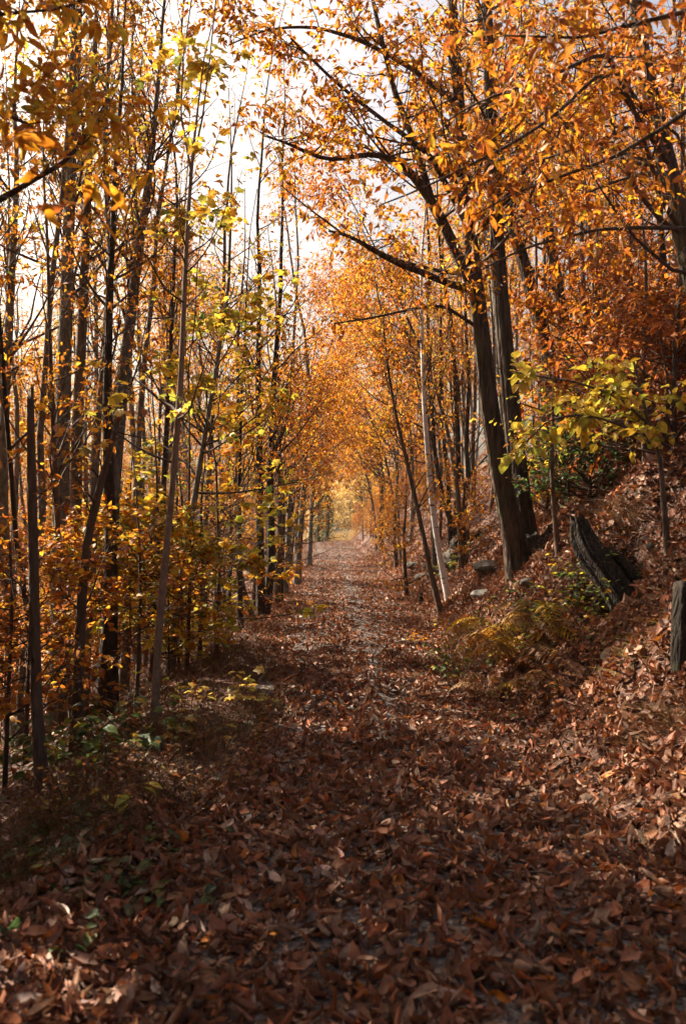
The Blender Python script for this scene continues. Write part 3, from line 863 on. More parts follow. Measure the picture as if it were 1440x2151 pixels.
wood_tree('thick leaning tree above the bank at the edge, long branches hanging forward', [(1560, 900, 70), (1490, 700, 56), (1432, 480, 44), (1400, 340, 38), (1368, 210, 33), (1345, 90, 28), (1325, -60, 24)], 8.2, 8.2, M_BARK_DARK, dict(orange=5, amber=2.2, rust=2.6, gold=1, bronze=2), nb=22, t0=.35, length=2.2, elev=15, ntw=6, twl=.5, lp=8, ls=.105, n_single=290, group='overhanging near trees', sides=20, m=60, droop=.5, bigb=6, az=2.8, az_w=1.9,
          extra=[dict(pts=[(1385, 290, 10, 8), (1270, 105, 9, 6.5), (1180, 150, 8, 6.2), (1080, 190, 7, 6.0), (1000, 210, 5, 5.9), (930, 260, 3, 5.8)], nb=14, length=.6, elev=0, ntw=4, lp=6),
                 dict(pts=[(1400, 340, 12, 8), (1265, 135, 8, 6.6), (1200, 215, 8, 6.4), (1100, 290, 7, 6.2), (980, 350, 6, 6.1), (860, 410, 4, 6.0), (800, 430, 3, 6)], nb=14, length=.6, elev=0, ntw=4, lp=6),
                 dict(pts=[(1480, 205, 12, 6), (1390, 270, 9, 6), (1290, 330, 8, 6), (1180, 370, 7, 6), (1080, 405, 5, 6), (1000, 450, 3, 6)], nb=14, length=.6, elev=-5, ntw=4, lp=6),
                 dict(pts=[(1440, 480, 9, 8), (1330, 478, 8, 7.5), (1250, 482, 7, 7.2), (1180, 500, 6, 7), (1100, 520, 5, 6.9), (985, 580, 3, 6.8)], nb=12, length=.6, elev=0, ntw=4, lp=5),
                 dict(pts=[(1460, 20, 12, 5), (1330, 50, 9, 5), (1220, 80, 7, 5.1), (1060, 75, 4, 5.2)], nb=12, length=.5, elev=-5, ntw=4, lp=7)])
wood_tree('white birch trunk with dark bands at the foot of the bank', [(928, 1195, 13), (915, 1120, 12.5), (906, 1050, 12), (898, 960, 11), (890, 850, 10), (886, 700, 8), (884, 600, 6)], 17, 8.5, M_BARK_BIRCH, 'gold', 'oval', nb=26, t0=.5, length=1.3, ls=.08, lp=8, group=RG, n_single=40, flare=.1)
wood_tree('thin dark sapling leaning left beside the birch', [(907, 1215, 11), (890, 1130, 10), (872, 1050, 9), (852, 960, 8), (832, 880, 7), (815, 780, 5), (800, 650, 4)], 16.3, 6, M_BARK_BROWN, 'orange', nb=22, t0=.3, length=1.3, group=RG, n_single=40)
wood_tree('coppice of dark stems sprouting from one stool behind the birch', [(950, 1105, 14), (928, 1040, 12), (912, 960, 11), (905, 850, 10), (898, 700, 8)], 21, 9.5, M_ROOT, 'orange', nb=22, t0=.35, length=1.7, group=RG,
          more=[dict(pts=[(958, 1100, 13), (962, 1000, 12), (960, 900, 10), (950, 700, 8)], ground=True, nb=18), dict(pts=[(968, 1100, 13), (984, 1000, 11), (978, 940, 9), (985, 800, 8)], ground=True, nb=18), dict(pts=[(944, 1105, 10), (940, 1000, 8), (925, 880, 7), (925, 700, 6)], ground=True, nb=14)])
wood_tree('pale slim trunk on the hillside above the stump', [(1288, 1030, 15), (1278, 900, 13), (1258, 700, 11), (1235, 480, 8)], 17, 8.5, M_BARK_PALE, 'deep_orange', nb=28, t0=.35, length=1.8, group=RG, n_single=20)
wood_tree('second pale slim trunk on the hillside, near the first and straighter', [(1312, 1015, 12), (1306, 860, 10), (1298, 660, 9), (1290, 450, 6)], 18, 8.5, M_BARK_PALE, 'orange', nb=28, t0=.35, length=1.8, group=RG)
wood_tree('dark hillside trunk under the overhanging branches', [(1420, 960, 24), (1405, 800, 20), (1395, 600, 17), (1380, 400, 13)], 14, 8, M_ROOT, 'rust', nb=34, t0=.15, length=1.9, elev=20, group=RG, n_single=40)
wood_tree('thin dark bare sapling just right of the chestnut foot', [(1172, 1165, 12), (1164, 1090, 10), (1158, 1000, 9), (1160, 880, 6)], 12, 2.4, M_BARK_BROWN, 'lime', 'oval', nb=10, t0=.55, length=.7, elev=10, ls=.07, group=RG, flat=1.2)
wood_tree('leafy low tree on the hillside beneath the overhanging limbs', [(1360, 1000, 16), (1345, 850, 13), (1350, 700, 9)], 11.5, 3.8, M_BARK_BROWN, 'rust', nb=40, t0=.1, length=1.7, elev=15, ntw=7, ls=.14, group=RG, n_single=120, flat=.9)
wood_tree('young hillside tree with dense orange leaves near the leaning trunk', [(1240, 980, 15), (1232, 820, 12), (1225, 600, 9)], 14.5, 6.5, M_BARK_BROWN, 'deep_orange', nb=40, t0=.2, length=1.8, elev=20, ntw=7, ls=.15, group=RG, n_single=60)

for px, py, Y, H, pal, lab in ((1420, 1000, 10.5, 4.8, 'rust', 'dense rust-leaved tree on the hillside under the edge of the overhanging boughs'),
                               (1330, 980, 13.5, 5.5, 'deep_orange', 'dense orange hillside tree between the pale slim trunks and the edge'),
                               (1480, 940, 12.0, 6.0, 'rust', 'dark rust-leaved tree half cut off at the right edge of the hillside'),
                               (1200, 960, 19.0, 6.5, 'orange', 'orange tree on the hillside seen behind the leaning brown trunk')):
    wood_tree(lab, [(px, py, 15), (px - 8, py - 140, 12), (px - 4, py - 260, 9)], Y, H, M_BARK_DARK, pal, nb=40, t0=.12, length=1.9, elev=18, ntw=6, lp=8, ls=.14, group=RG, n_single=70, flat=.8)

# yellow-green leafy branch of a young hazel on the bank
wood_tree('young tree with bright yellow-green leaves in front of the chestnut', [(1395, 1090, 12), (1385, 960, 10), (1350, 850, 8), (1330, 760, 5)], 9.0, 1.9, M_BARK_BROWN, dict(yellow=5, lime=2, gold=2, green=.5), 'oval', nb=8, t0=.5, length=.6, elev=5, ntw=4, lp=4, ls=.115, n_single=300, flat=1.2,
          extra=[dict(pts=[(1372, 900, 8, 9), (1290, 830, 6, 8.8), (1200, 800, 5, 8.6), (1120, 790, 4, 8.5), (1030, 770, 2, 8.4)], nb=11, length=.28, elev=-8, ntw=3, twl=.22, lp=4),
                 dict(pts=[(1380, 940, 8, 9), (1300, 890, 6, 8.7), (1220, 870, 5, 8.5), (1150, 880, 4, 8.4), (1095, 940, 3, 8.3)], nb=13, length=.30, elev=-12, ntw=3, twl=.22, lp=5)])

# ---- young undergrowth trees of the left wood: flat sprays of small leaves
UG = 'young undergrowth trees in the left wood'
u_spec = [  # px, py of the foot, Y, H, palette, leaf kind, words
    (60, 1430, 10.5, 3.4, 'bronze', 'oval', 'young beech with bronze leaves in the hollow beside the dead trunk'),
    (180, 1420, 11.5, 3.2, 'bronze', 'oval', 'bronze-leaved sapling under the thick grey trunk'),
    (290, 1400, 10.8, 3.0, 'mixed', 'oval', 'low sapling with mixed orange and green leaves left of the pale sapling'),
    (120, 1400, 14, 4.2, 'rust', 'oval', 'rust-coloured young beech deep behind the grey trunks'),
    (270, 1380, 14.5, 4.4, 'yellow_green', 'lobed', 'young maple with yellow leaves among the grey trunks'),
    (420, 1340, 14.0, 3.4, 'gold', 'lobed', 'young maple with golden leaves over the verge'),
    (455, 1350, 13.0, 4.8, 'lime', 'lobed', 'taller young maple with yellow-green leaves leaning to the path'),
    (480, 1300, 16.5, 3.2, 'orange', 'oval', 'small orange sapling at the path edge before the dark pair'),
    (590, 1250, 21, 3.0, 'orange', 'oval', 'orange sapling behind the dark pair'),
    (535, 1280, 19.5, 4.4, 'mixed', 'lobed', 'tall young maple with yellow leaves just behind the dark pair'),
    (20, 1420, 9.0, 2.8, 'bronze', 'oval', 'bronze bushy sapling at the wood edge in the hollow'),
    (380, 1330, 17, 3.8, 'bronze', 'oval', 'bronze sapling deep behind the pale sapling'),
    (210, 1380, 17, 4.6, 'mixed', 'oval', 'mixed-colour sapling filling the gap behind the leaning grey trunk'),
    (620, 1215, 27, 3.6, 'orange', 'oval', 'small bright orange tree where the path narrows'),
    (395, 1340, 12.2, 5.6, 'yellow_green', 'lobed', 'tall yellow-green maple sapling between the pale sapling and the path'),
    (330, 1370, 12.0, 4.6, 'yellow_green', 'lobed', 'yellow maple sapling spreading behind the pale sapling'),
]
for (px, py, Y, H, pal, kd, lab) in u_spec:
    wood_tree(lab, [(px, py, 9), (px + 6, py - 150, 7), (px + 2, py - 280, 5)], Y, H, M_TWIG, pal, kd, nb=26, t0=.22, length=1.5, elev=12, ntw=6, twl=.42, lp=9, ls=.10 if kd == 'oval' else .13,
              n_single=90 if Y < 13 else 20, group=UG, flat=1.5, droop=.08, sides=7, name='sapling', cat='sapling', bigb=3)
RU = 'young undergrowth on the right side'
for (px, py, Y, H, pal, lab) in [
    (850, 1190, 22, 2.6, 'orange', 'orange sapling at the bank foot left of the birch'),
    (975, 1130, 19, 1.6, 'orange', 'low orange sapling between the birch and the chestnut'),
    (830, 1160, 30, 3.0, 'bronze', 'bronze sapling where the bank meets the path'),
    (800, 1150, 40, 3.4, 'orange', 'orange sapling far along the right edge of the path'),
    (1150, 1120, 14.5, 1.3, 'mixed', 'small dull sapling behind the chestnut foot'),
    (1240, 1060, 12.5, 1.5, dict(deep=3, green=2, brown=1), 'dark bush standing in for the shaded hollow behind the stump'),  # this and the next: dark bushes made up for the hollow's deep shade
    (1195, 1075, 13.5, 1.8, dict(deep=3, green=1, brown=2), 'dark bush added for the deep shade between the chestnut and the stump')]:
    wood_tree(lab, [(px, py, 8), (px - 3, py - 60, 6), (px + 2, py - 120, 4)], Y, H, M_TWIG, pal, 'oval', nb=26, t0=.12, length=1.1, elev=15, ntw=6, twl=.35, lp=9, ls=.085,
              n_single=30, group=RU, flat=1.2, droop=.15, sides=7, name='sapling', cat='sapling', bigb=3)

# ------------------------------------------------------------------ the wood behind: individual trees from a few grown forms
def proto(H, r, nb, t0, length, elev, ntw, lp, ls, pal, kind, bark, flat=.6, droop=.3, twl=.6, wob=.05):
    n = 14
    p = np.zeros((n, 3)); d = np.array([0, 0, 1.])
    lean = rng.normal(0, .05, 3); lean[2] = 0
    for i in range(1, n):
        d = norm(np.array([0, 0, 1.]) + lean + rng.normal(0, wob, 3))
        p[i] = p[i - 1] + d * H / (n - 1)
    rad = r * (1 - np.linspace(0, .92, n)); rad[0] *= 1.25
    p[0, 2] = -.25
    b, t, l = grow(p, rad, nb, t0, 1, length, elev, ntw, twl, lp, ls, flat, droop)
    tm = MB(); tubes(tm, p[None], rad[None], 8, rough=.03, cap=True)
    cm = MB(); tubes(cm, b[0], b[1], 4, mat=1); tubes(cm, t[0], t[1], 3, mat=1)
    P, D, N, S = l
    add_leaves(cm, {'long': FAR_LONG, 'oval': FAR_OVAL, 'lobed': LOBED}[kind], P, D, N, S, palette(len(P), **PAL[pal]), 0)
    return dict(trunk=tm.mesh('trunk', [bark]), crown=cm.mesh('crown', [M_LEAF, M_TWIG]), H=H, pal=pal, b=b, t=t, l=l, tmpl={'long': FAR_LONG, 'oval': FAR_OVAL, 'lobed': LOBED}[kind])

TALL = [proto(12, .075, 36, .36, 2.2, 50, 6, 8, .125, 'orange', 'long', M_BARK_GREY),
        proto(11, .065, 34, .32, 2.0, 45, 6, 8, .125, 'deep_orange', 'long', M_BARK_BROWN),
        proto(13, .08, 36, .40, 2.3, 52, 6, 8, .125, 'gold', 'long', M_BARK_GREY),
        proto(10.5, .055, 32, .30, 1.9, 42, 6, 8, .12, 'orange', 'long', M_BARK_BROWN),
        proto(12, .07, 34, .36, 2.2, 48, 6, 8, .12, 'mixed', 'long', M_BARK_GREY),
        proto(11, .06, 30, .42, 1.8, 55, 6, 8, .12, 'orange', 'long', M_BARK_BROWN)]
LOW = [proto(4.2, .03, 30, .12, 1.6, 18, 6, 10, .10, 'bronze', 'oval', M_TWIG, 1.4, .1, .45),
       proto(3.4, .025, 28, .10, 1.4, 15, 6, 10, .11, 'orange', 'oval', M_TWIG, 1.4, .1, .45),
       proto(5.0, .035, 30, .15, 1.7, 22, 6, 9, .13, 'gold', 'lobed', M_TWIG, 1.2, .1, .45),
       proto(3.8, .028, 30, .10, 1.5, 15, 6, 10, .11, 'rust', 'oval', M_TWIG, 1.4, .1, .45)]

DENSE = [proto(9.5, .08, 54, .2, 2.4, 35, 6, 10, .19, 'orange', 'oval', M_BARK_BROWN), proto(8, .07, 50, .15, 2.3, 30, 6, 10, .19, 'gold', 'oval', M_BARK_BROWN)]
POLE = [proto(11.5, .05, 18, .45, 1.4, 62, 5, 6, .115, 'orange', 'long', M_BARK_GREY), proto(10, .04, 16, .5, 1.2, 62, 5, 6, .115, 'gold', 'long', M_BARK_BROWN),
        proto(12, .06, 20, .5, 1.5, 60, 5, 6, .115, 'mixed', 'long', M_BARK_GREY), proto(9, .035, 16, .4, 1.1, 58, 5, 7, .11, 'deep_orange', 'long', M_ROOT)]
def arch_proto(H, r, pal, bark, seed):
    n = 16
    u = np.linspace(0, 1, n)
    p = np.stack([1.9 * u ** 2.2 + .08 * np.sin(u * 7 + seed), .12 * np.sin(u * 5 + seed * 2), H * (u - .06 * u ** 3)], -1)
    p[0, 2] = -.25
    rad = r * (1 - .92 * u)
    b, t, l = grow(p, rad, 34, .28, 1, 2.7, 28, 7, .6, 9, .135, .6, .35, az=0.0, az_w=1.7)
    tm = MB(); tubes(tm, p[None], rad[None], 8, rough=.03, cap=True)
    cm = MB(); tubes(cm, b[0], b[1], 4, mat=1); tubes(cm, t[0], t[1], 3, mat=1)
    P, D, N, S = l
    add_leaves(cm, FAR_LONG, P, D, N, S, palette(len(P), **PAL[pal]), 0)
    return dict(trunk=tm.mesh('trunk', [bark]), crown=cm.mesh('crown', [M_LEAF, M_TWIG]), H=H, pal=pal, b=b, t=t, l=l, tmpl=FAR_LONG)
ARCH = [arch_proto(7.5, .055, 'orange', M_BARK_BROWN, 1), arch_proto(9.0, .065, 'gold', M_BARK_GREY, 2), arch_proto(8.2, .06, 'deep_orange', M_BARK_BROWN, 3)]

PALE = [proto(4.6, .03, 40, .06, 1.7, 18, 7, 12, .13, 'sunlit_gold', 'oval', M_TWIG, .8, .1, .45)]  # bush leaves coloured pale to look sunlit
WORD = dict(sunlit_gold='pale golden', orange='orange', deep_orange='deep orange', gold='golden', mixed='orange and green', bronze='bronze', rust='rust-brown', yellow_green='yellow')
placed = []
def blocked(x, y, z, H, rad):
    """True where a crown here would close one of the light gaps."""
    for g in GAPS[:-60]:
        for f in (.5, .7, .9):
            q = np.array([x, y, z + H * f]) - g[:3]
            s = q @ SUN
            if s > 0 and np.linalg.norm(q - s * SUN) < rad:
                return True
    return False

def put(pr, x, y, nm, lab, cat, group, sc, rot=None, sparse=1.0):
    z = float(height(x, y))
    t = thing(nm, lab, cat, (x, y, z), group)
    t.rotation_euler = (rng.normal(0, .04), rng.normal(0, .04), rng.uniform(0, 6.28) if rot is None else rot)
    t.scale = (sc, sc, sc * rng.uniform(.92, 1.1))
    link('trunk', pr['trunk'], t)
    P, D, N, S = pr['l']
    M = np.array(t.matrix_basis)
    W = P @ M[:3, :3].T + M[:3, 3]
    keep = open_to_sun(W, 1.1)
    if keep.mean() > (.995 if y < 24 else .965) and sparse >= 1:
        me = pr['crown']
    else:       # a crown of its own, its leaves cut away to open the light gaps
        if sparse < 1:
            keep &= rng.uniform(0, 1, len(P)) < sparse
        cm = MB(); tubes(cm, pr['b'][0], pr['b'][1], 4, mat=1); tubes(cm, pr['t'][0], pr['t'][1], 3, mat=1)
        add_leaves(cm, FAR_TINY if y > 13 or not in_view(np.array([[x, y, z + 3]]), 600)[0] else pr['tmpl'], P[keep], D[keep], N[keep], S[keep], palette(int(keep.sum()), **PAL[pr['pal']]), 0)
        me = cm.mesh('crown', [M_LEAF, M_TWIG])
    link('crown', me, t, stuff=True)
    placed.append((x, y))
    return t

ORD = ('nearest', 'second', 'third', 'fourth', 'fifth', 'sixth', 'seventh', 'eighth', 'ninth', 'tenth', 'eleventh', 'twelfth')
WOOD = []
def scatter(n, side, y0, y1, protos, nm, cat, mind, ypow=1.0, off0=1.9, hmul=1.0):
    done = tries = 0
    while done < n and tries < n * 60:
        tries += 1
        y = y0 + (y1 - y0) * rng.uniform(0, 1) ** ypow
        edge = path_c(y) + side * (path_w(y) + off0)
        far = side * (y * .36 + 1.5)
        if side * (far - edge) < .3:
            continue
        x = edge + (far - edge) * rng.uniform(0, 1) ** 1.25
        if any((x - a) ** 2 + (y - b) ** 2 < mind ** 2 for a, b in placed):
            continue
        pr = protos[int(rng.integers(len(protos)))]
        if rng.uniform() < .75 and blocked(x, y, float(height(x, y)), pr['H'], .9):
            continue
        t = put(pr, x, y, nm, 'tree', cat, 'trees', rng.uniform(.82, 1.15) * hmul)
        WOOD.append((t, x, y, side, nm, WORD[pr['pal']]))
        done += 1
ARCHN = {}
def arch_label(wd, side):
    k = ARCHN.get((wd, side), 0); ARCHN[(wd, side)] = k + 1
    return f"{ORD[min(k, 11)]} {wd} tree from the front that leans over the path from the {side}"
yy, sd = 19.0, 1
while yy < 60:
    x = float(path_c(yy) + sd * (path_w(yy) + rng.uniform(.3, 1.2)))
    pr = ARCH[int(rng.integers(3))]
    side = 'left' if sd < 0 else 'right'
    put(pr, x, yy, 'tree', arch_label(WORD[pr['pal']], side), 'tree', f"trees arching over the path from the {side}", rng.uniform(.85, 1.1), (0 if sd < 0 else math.pi) + rng.normal(0, .35))
    yy += rng.uniform(.9, 1.9); sd = -sd
scatter(11, -1, 14, 26, TALL, 'tree', 'tree', .9)
scatter(58, -1, 11, 30, POLE, 'tree', 'tree', .5)
scatter(44, 1, 15, 34, POLE, 'tree', 'tree', .55, hmul=.9)
scatter(55, -1, 24, 75, TALL, 'tree', 'tree', 1.2, 1.2)
scatter(18, 1, 17, 28, TALL, 'tree', 'tree', 1.0, off0=1.5, hmul=.85)
scatter(52, 1, 26, 75, TALL, 'tree', 'tree', 1.2, 1.2, off0=1.2, hmul=.85)
scatter(26, -1, 15, 50, LOW, 'sapling', 'sapling', .8, 1.0, off0=.9)
scatter(34, -1, 10.5, 24, LOW, 'sapling', 'sapling', .55, 1.0, off0=.7, hmul=.5)
scatter(30, 1, 17, 60, LOW, 'sapling', 'sapling', .8, 1.0, off0=.8)
LAND = {-1: ((5, 'the outermost grey trunk'), (68, 'the broken dead trunk'), (135, 'the thick grey trunk'), (255, 'the leaning grey trunk'), (345, 'the pale sapling'), (425, 'the slim bent trunk'), (500, 'the thin verge stem'), (555, 'the dark pair'), (630, 'the path-edge row')),
        1: ((800, 'the path mouth'), (895, 'the birch'), (960, 'the dark coppice'), (1060, 'the twin chestnut'), (1130, 'the leaning brown trunk'), (1275, 'the pale hillside trunks'), (1420, 'the thick edge tree'))}
sets = {}
for (t, x, y, side, nm, wd) in sorted(WOOD, key=lambda w: w[2]):
    q = (np.array([x, y, 1.6]) - CAM) @ _R
    pxx = -q[0] / q[2] * F + 720
    lm = min(LAND[side], key=lambda l: abs(l[0] - pxx))
    rel = 'left of' if pxx < lm[0] else 'right of'
    key = (nm, wd, lm[1], rel)
    k = sets.get(key, 0); sets[key] = k + 1
    noun = f"slim {wd} tree" if nm == 'tree' else f"low {wd} sapling"
    t['label'] = f"{ORD[min(k, 11)]} {noun} back, just {rel} {lm[1]}"
    t['group'] = ('slim trees' if nm == 'tree' else 'low saplings') + (' of the left wood' if side < 0 else ' of the right hillside')
for k in range(40):
    sd = 1 if k % 4 else -1
    y = 34 + 46 * (k + rng.uniform(0, .8)) / 40
    x = float(path_c(y) + sd * (path_w(y) + rng.uniform(.4, 2.2)))
    pr = LOW[(0, 1, 3, 0)[k % 4]]
    put(pr, x, y, 'sapling', f"low {WORD[pr['pal']]} brush by the far {'right' if sd > 0 else 'left'} edge of the path", 'sapling', f"low brush along the far {'right' if sd > 0 else 'left'} path edge", rng.uniform(.35, .6))
# the wood closing behind the end of the path
for k in range(30):
    y = rng.uniform(82, 105)
    x = rng.uniform(-32, 32)
    if abs(x) < 3.2:
        y = rng.uniform(99, 106)
    pr = TALL[int(rng.integers(6))]
    put(pr, x, y, 'tree', f"distant {WORD[pr['pal']]} tree {'left of' if x < -6 else ('right of' if x > 6 else 'right behind')} the path end, closing the view", 'tree', 'distant trees behind the path end', rng.uniform(.9, 1.2))
# trees added outside the left edge of the view to shade the foreground
for (x, y) in ((-4.2, 2.6), (-5.0, 7.9), (-5.2, 5.6), (-6.4, 9.2), (-4.4, 11.0), (-7.8, 12.5), (-6.0, 15.0), (-4.0, 4.6), (-5.5, 1.0), (-8.2, 6.5)):
    pr = TALL[int(rng.integers(6))]
    put(pr, x, y, 'tree', f"tall {WORD[pr['pal']]} tree added beyond the left edge to shade the foreground", 'tree', 'added shade trees on the near left slope', rng.uniform(.9, 1.1))

for (x, y) in ((2.8, -1.5), (-1.8, -2.5), (.6, -5.5), (4.5, -4), (-4, -6), (3.9, 1.4), (-2.6, .2)):  # unseen trees added overhead and behind to cut the sky light
    pr = TALL[int(rng.integers(6))]
    put(pr, x, y, 'tree', f"tall {WORD[pr['pal']]} tree added unseen behind the viewpoint for shade", 'tree', 'added shade trees behind the viewpoint', rng.uniform(.95, 1.1))

for i, (x, y) in enumerate(((-4.6, 6.4), (-5.4, 4.6), (-6.4, 8.6), (-7.2, 6.4), (-8.4, 9.6), (-5.8, 10.4), (-9.6, 7.8), (-7.6, 11.6), (-10.2, 11.0), (-4.2, 2.4), (-6.6, 3.2), (-11.5, 9.0))):  # dense crowns added out of view to keep sun off the foreground
    pr = DENSE[i % 2]
    put(pr, x, y, 'tree', f"broad dense {WORD[pr['pal']]} shade tree added out of view beside the viewpoint", 'tree', 'added shade trees beside the viewpoint', rng.uniform(.95, 1.15))
for i, (x, y) in enumerate(((-4.3, 5.0), (-4.8, 6.3), (-4.1, 3.6), (-5.3, 7.6), (-5.9, 6.6), (-5.2, 4.2))):  # added off-view saplings stop the low sun under the crowns
    pr = LOW[(2, 0, 2, 1, 2, 0)[i]]
    put(pr, x, y, 'sapling', f"bushy {WORD[pr['pal']]} sapling added just outside the left edge to shade the foreground", 'sapling', 'added shade saplings beside the viewpoint on the left', 1.0)
for (x, y) in ((-4.5, 5.8), (-5.4, 8.6), (-6.6, 7.4), (-3.9, 3.2)):  # more off-view shade casters, added with low crowns
    pr = ARCH[int(rng.integers(3))]
    put(pr, x, y, 'tree', f"{WORD[pr['pal']]} leaning tree added outside the left edge to shade the foreground", 'tree', 'added shade trees on the near left slope', 1.0, rng.normal(0, .3))

# ------------------------------------------------------------------ leaf litter
def litter_colors(n, far=False):
    if far:
        return palette(n, chestnut=4, brown=2, umber=1.2, tan=2.0, pale=.9, rust=3.2, orange=.7)  # lighter mix puts some of the sunlight into the far litter colour
    return palette(n, chestnut=4, brown=3, umber=3.5, tan=2.0, pale=.8, rust=1.0, orange=.25)

def litter(name, xs_fn, y0, y1, per_m2, size, tmpl, lift=.02, ypow=1.0, thin=None, tilt=.65):
    A = []
    step = .5
    y = y0
    P = []
    while y < y1:
        st = step * (1 + (y - y0) * .03)
        xa, xb = xs_fn(y)
        n = rng.poisson(max(0, (xb - xa) * st * per_m2(y)))
        if n:
            P.append(np.stack([rng.uniform(xa, xb, n), rng.uniform(y, y + st, n)], -1))
        y += st
    P = np.concatenate(P)
    if thin is not None:
        P = P[rng.uniform(0, 1, len(P)) < thin(P[:, 0], P[:, 1])]
    n = len(P)
    N0 = grad_normal(P[:, 0], P[:, 1])
    N = norm(N0 + rng.normal(0, tilt, (n, 3)))
    a = rng.uniform(0, 6.283, n)
    D = np.stack([np.cos(a), np.sin(a), 0 * a], -1)
    D = norm(D - (D * N).sum(-1, keepdims=True) * N)
    S = size * rng.uniform(.55, 1.25, n)
    z = height(P[:, 0], P[:, 1]) + lift * rng.uniform(.3, 1.6, n)
    Q = np.stack([P[:, 0], P[:, 1], z], -1) - D * (S * .5)[:, None]
    mb = MB()
    add_leaves(mb, tmpl, Q, D, N, S, litter_colors(n, y0 > 10), 0)
    return link(name, mb.mesh(name, [M_LITTER]), stuff=True)

def view_x(y, m=.6):
    return -(y * .35 + m), y * .35 + m
def path_x(y):
    a, b = view_x(y, .4); c, w = path_c(y), path_w(y)
    e = np.interp(y, [2, 4.3, 5.8, 8, 10, 14, 20], [-2.2, -1.4, -.85, -.62, -.62, c - w - .25, c - w - .5]) + .10 * bumps(0 * y + 7, y, 10, 30)
    return max(a, float(e)), min(b, c + w + .35)
def bank_x(y):
    a, b = view_x(y, .4); c, w = path_c(y), path_w(y)
    return min(c + w + .15, b), min(b, c + w + 7)
def wood_x(y):
    a, b = view_x(y, .4); c, w = path_c(y), path_w(y)
    return max(a, c - w - 8), max(a, c - w - .3)
def path_thin(x, y):
    d = np.abs(x - path_c(y))
    return np.clip(.85 + .2 * bumps(x, y, 10, 30) + .25 * (d > .9) + .35 * smooth(9, 5, y), .45 + .4 * smooth(8, 6, y), 1) * (1 - .75 * np.exp(-((x - path_c(y) - .12) / .17) ** 2) * smooth(7, 9.5, y) * smooth(60, 15, y)) * (1 - .35 * np.exp(-((x - path_c(y) + .75) / .15) ** 2) * smooth(9, 12, y))
o = litter('leaf_litter', path_x, 2.2, 12, lambda y: 760 if y < 6 else 620, .108, LITTER, .022, thin=path_thin)
tag(o, 'thick carpet of curled brown chestnut leaves covering the path', 'leaf litter')
o = litter('leaf_litter', path_x, 12, 80, lambda y: max(60, 400 - 10 * (y - 12)), .115, LITTER_FAR, .022, thin=path_thin)
tag(o, 'reddish leaf carpet on the path farther on', 'leaf litter')
o = litter('leaf_litter', bank_x, 3, 16, lambda y: 620, .125, LITTER, .045, tilt=.55)
tag(o, 'deep drift of fallen leaves on the steep right bank', 'leaf litter')
o = litter('leaf_litter', bank_x, 16, 92, lambda y: max(20, 170 - 5.5 * (y - 16)), .15, LITTER_FAR, .04, tilt=.6)
tag(o, 'fallen leaves on the hillside farther along the bank', 'leaf litter')
o = litter('leaf_litter', wood_x, 3, 30, lambda y: (35 if y < 11 else max(40, 150 - 4 * y)), .12, LITTER_FAR, .03, tilt=.6)
tag(o, 'fallen leaves on the shaded floor of the left wood', 'leaf litter')

# the nearest fallen leaves, each its own thing
LL = []
for i, (V, q, t, L) in enumerate(LITTER_NEAR):
    mb = MB(); mb.add(V, q, t, None, 0, L)
    tubes(mb, [[[-.16, .01, .02], [-.07, 0, .01], [.02, 0, 0]]], [[.006, .006, .009]], 3)
    LL.append(mb.mesh('fallen_leaf', [M_LITTER_ONE]))
CURLW = ['gently cupped', 'rolled', 'tightly rolled', 'nearly flat', 'arched', 'tightly twisted', 'humped', 'curled']
COLW = [('dark brown', HUES['umber']), ('chestnut brown', HUES['chestnut']), ('rust red', HUES['rust']), ('tan', HUES['tan']), ('pale buff', HUES['pale']), ('mid brown', HUES['brown'])]
COLP = np.array([4, 4, 1, 2.2, .8, 3]); COLP = COLP / COLP.sum()
k = 0
while k < 290:
    y = 2.75 + 2.5 * rng.uniform() ** 1.4
    x = rng.uniform(-y * .335, y * .345)
    if x < np.interp(y, [2, 4.3, 5.8], [-2.2, -1.4, -.85]):
        continue
    w = int(rng.integers(8)); ci = int(rng.choice(6, p=COLP))
    cw, cc = COLW[ci]
    s = .125 * rng.uniform(.7, 1.3)
    N = norm(grad_normal(np.array([x]), np.array([y]))[0] + rng.normal(0, .55, 3))
    a = rng.uniform(0, 6.283)
    D = np.array([math.cos(a), math.sin(a), 0]); D = norm(D - (D @ N) * N)
    Yv = np.cross(N, D)
    p = np.array([x, y, float(height(x, y)) + rng.uniform(.035, .06)]) - D * s * .5
    o = bpy.data.objects.new('fallen_leaf', LL[w])
    o.matrix_basis = Matrix([[D[i] * s, Yv[i] * s, N[i] * s, p[i]] for i in range(3)] + [[0, 0, 0, 1]])
    o.color = (*np.clip(np.array(cc) * rng.uniform(.8, 1.2), 0, 1), 1)
    px = (np.array([x, y, 0]) - CAM) @ _R
    pxx = -px[0] / px[2] * F + 720; pyy = 1075.5 + px[1] / px[2] * F
    colw = ('at the far left', 'left of the middle', 'in the middle', 'right of the middle', 'at the far right')[int(np.clip(pxx // 288, 0, 4))]
    roww = 'in the very front row' if y < 3.05 else ('in the front litter' if y < 3.5 else ('a step farther in' if y < 4.1 else 'several steps along the path'))
    lab = f"{CURLW[w]} {cw} leaf {roww}, {colw}"
    tag(o, lab, 'fallen leaf', 'fallen leaves: ' + lab)
    col.objects.link(o)
    k += 1

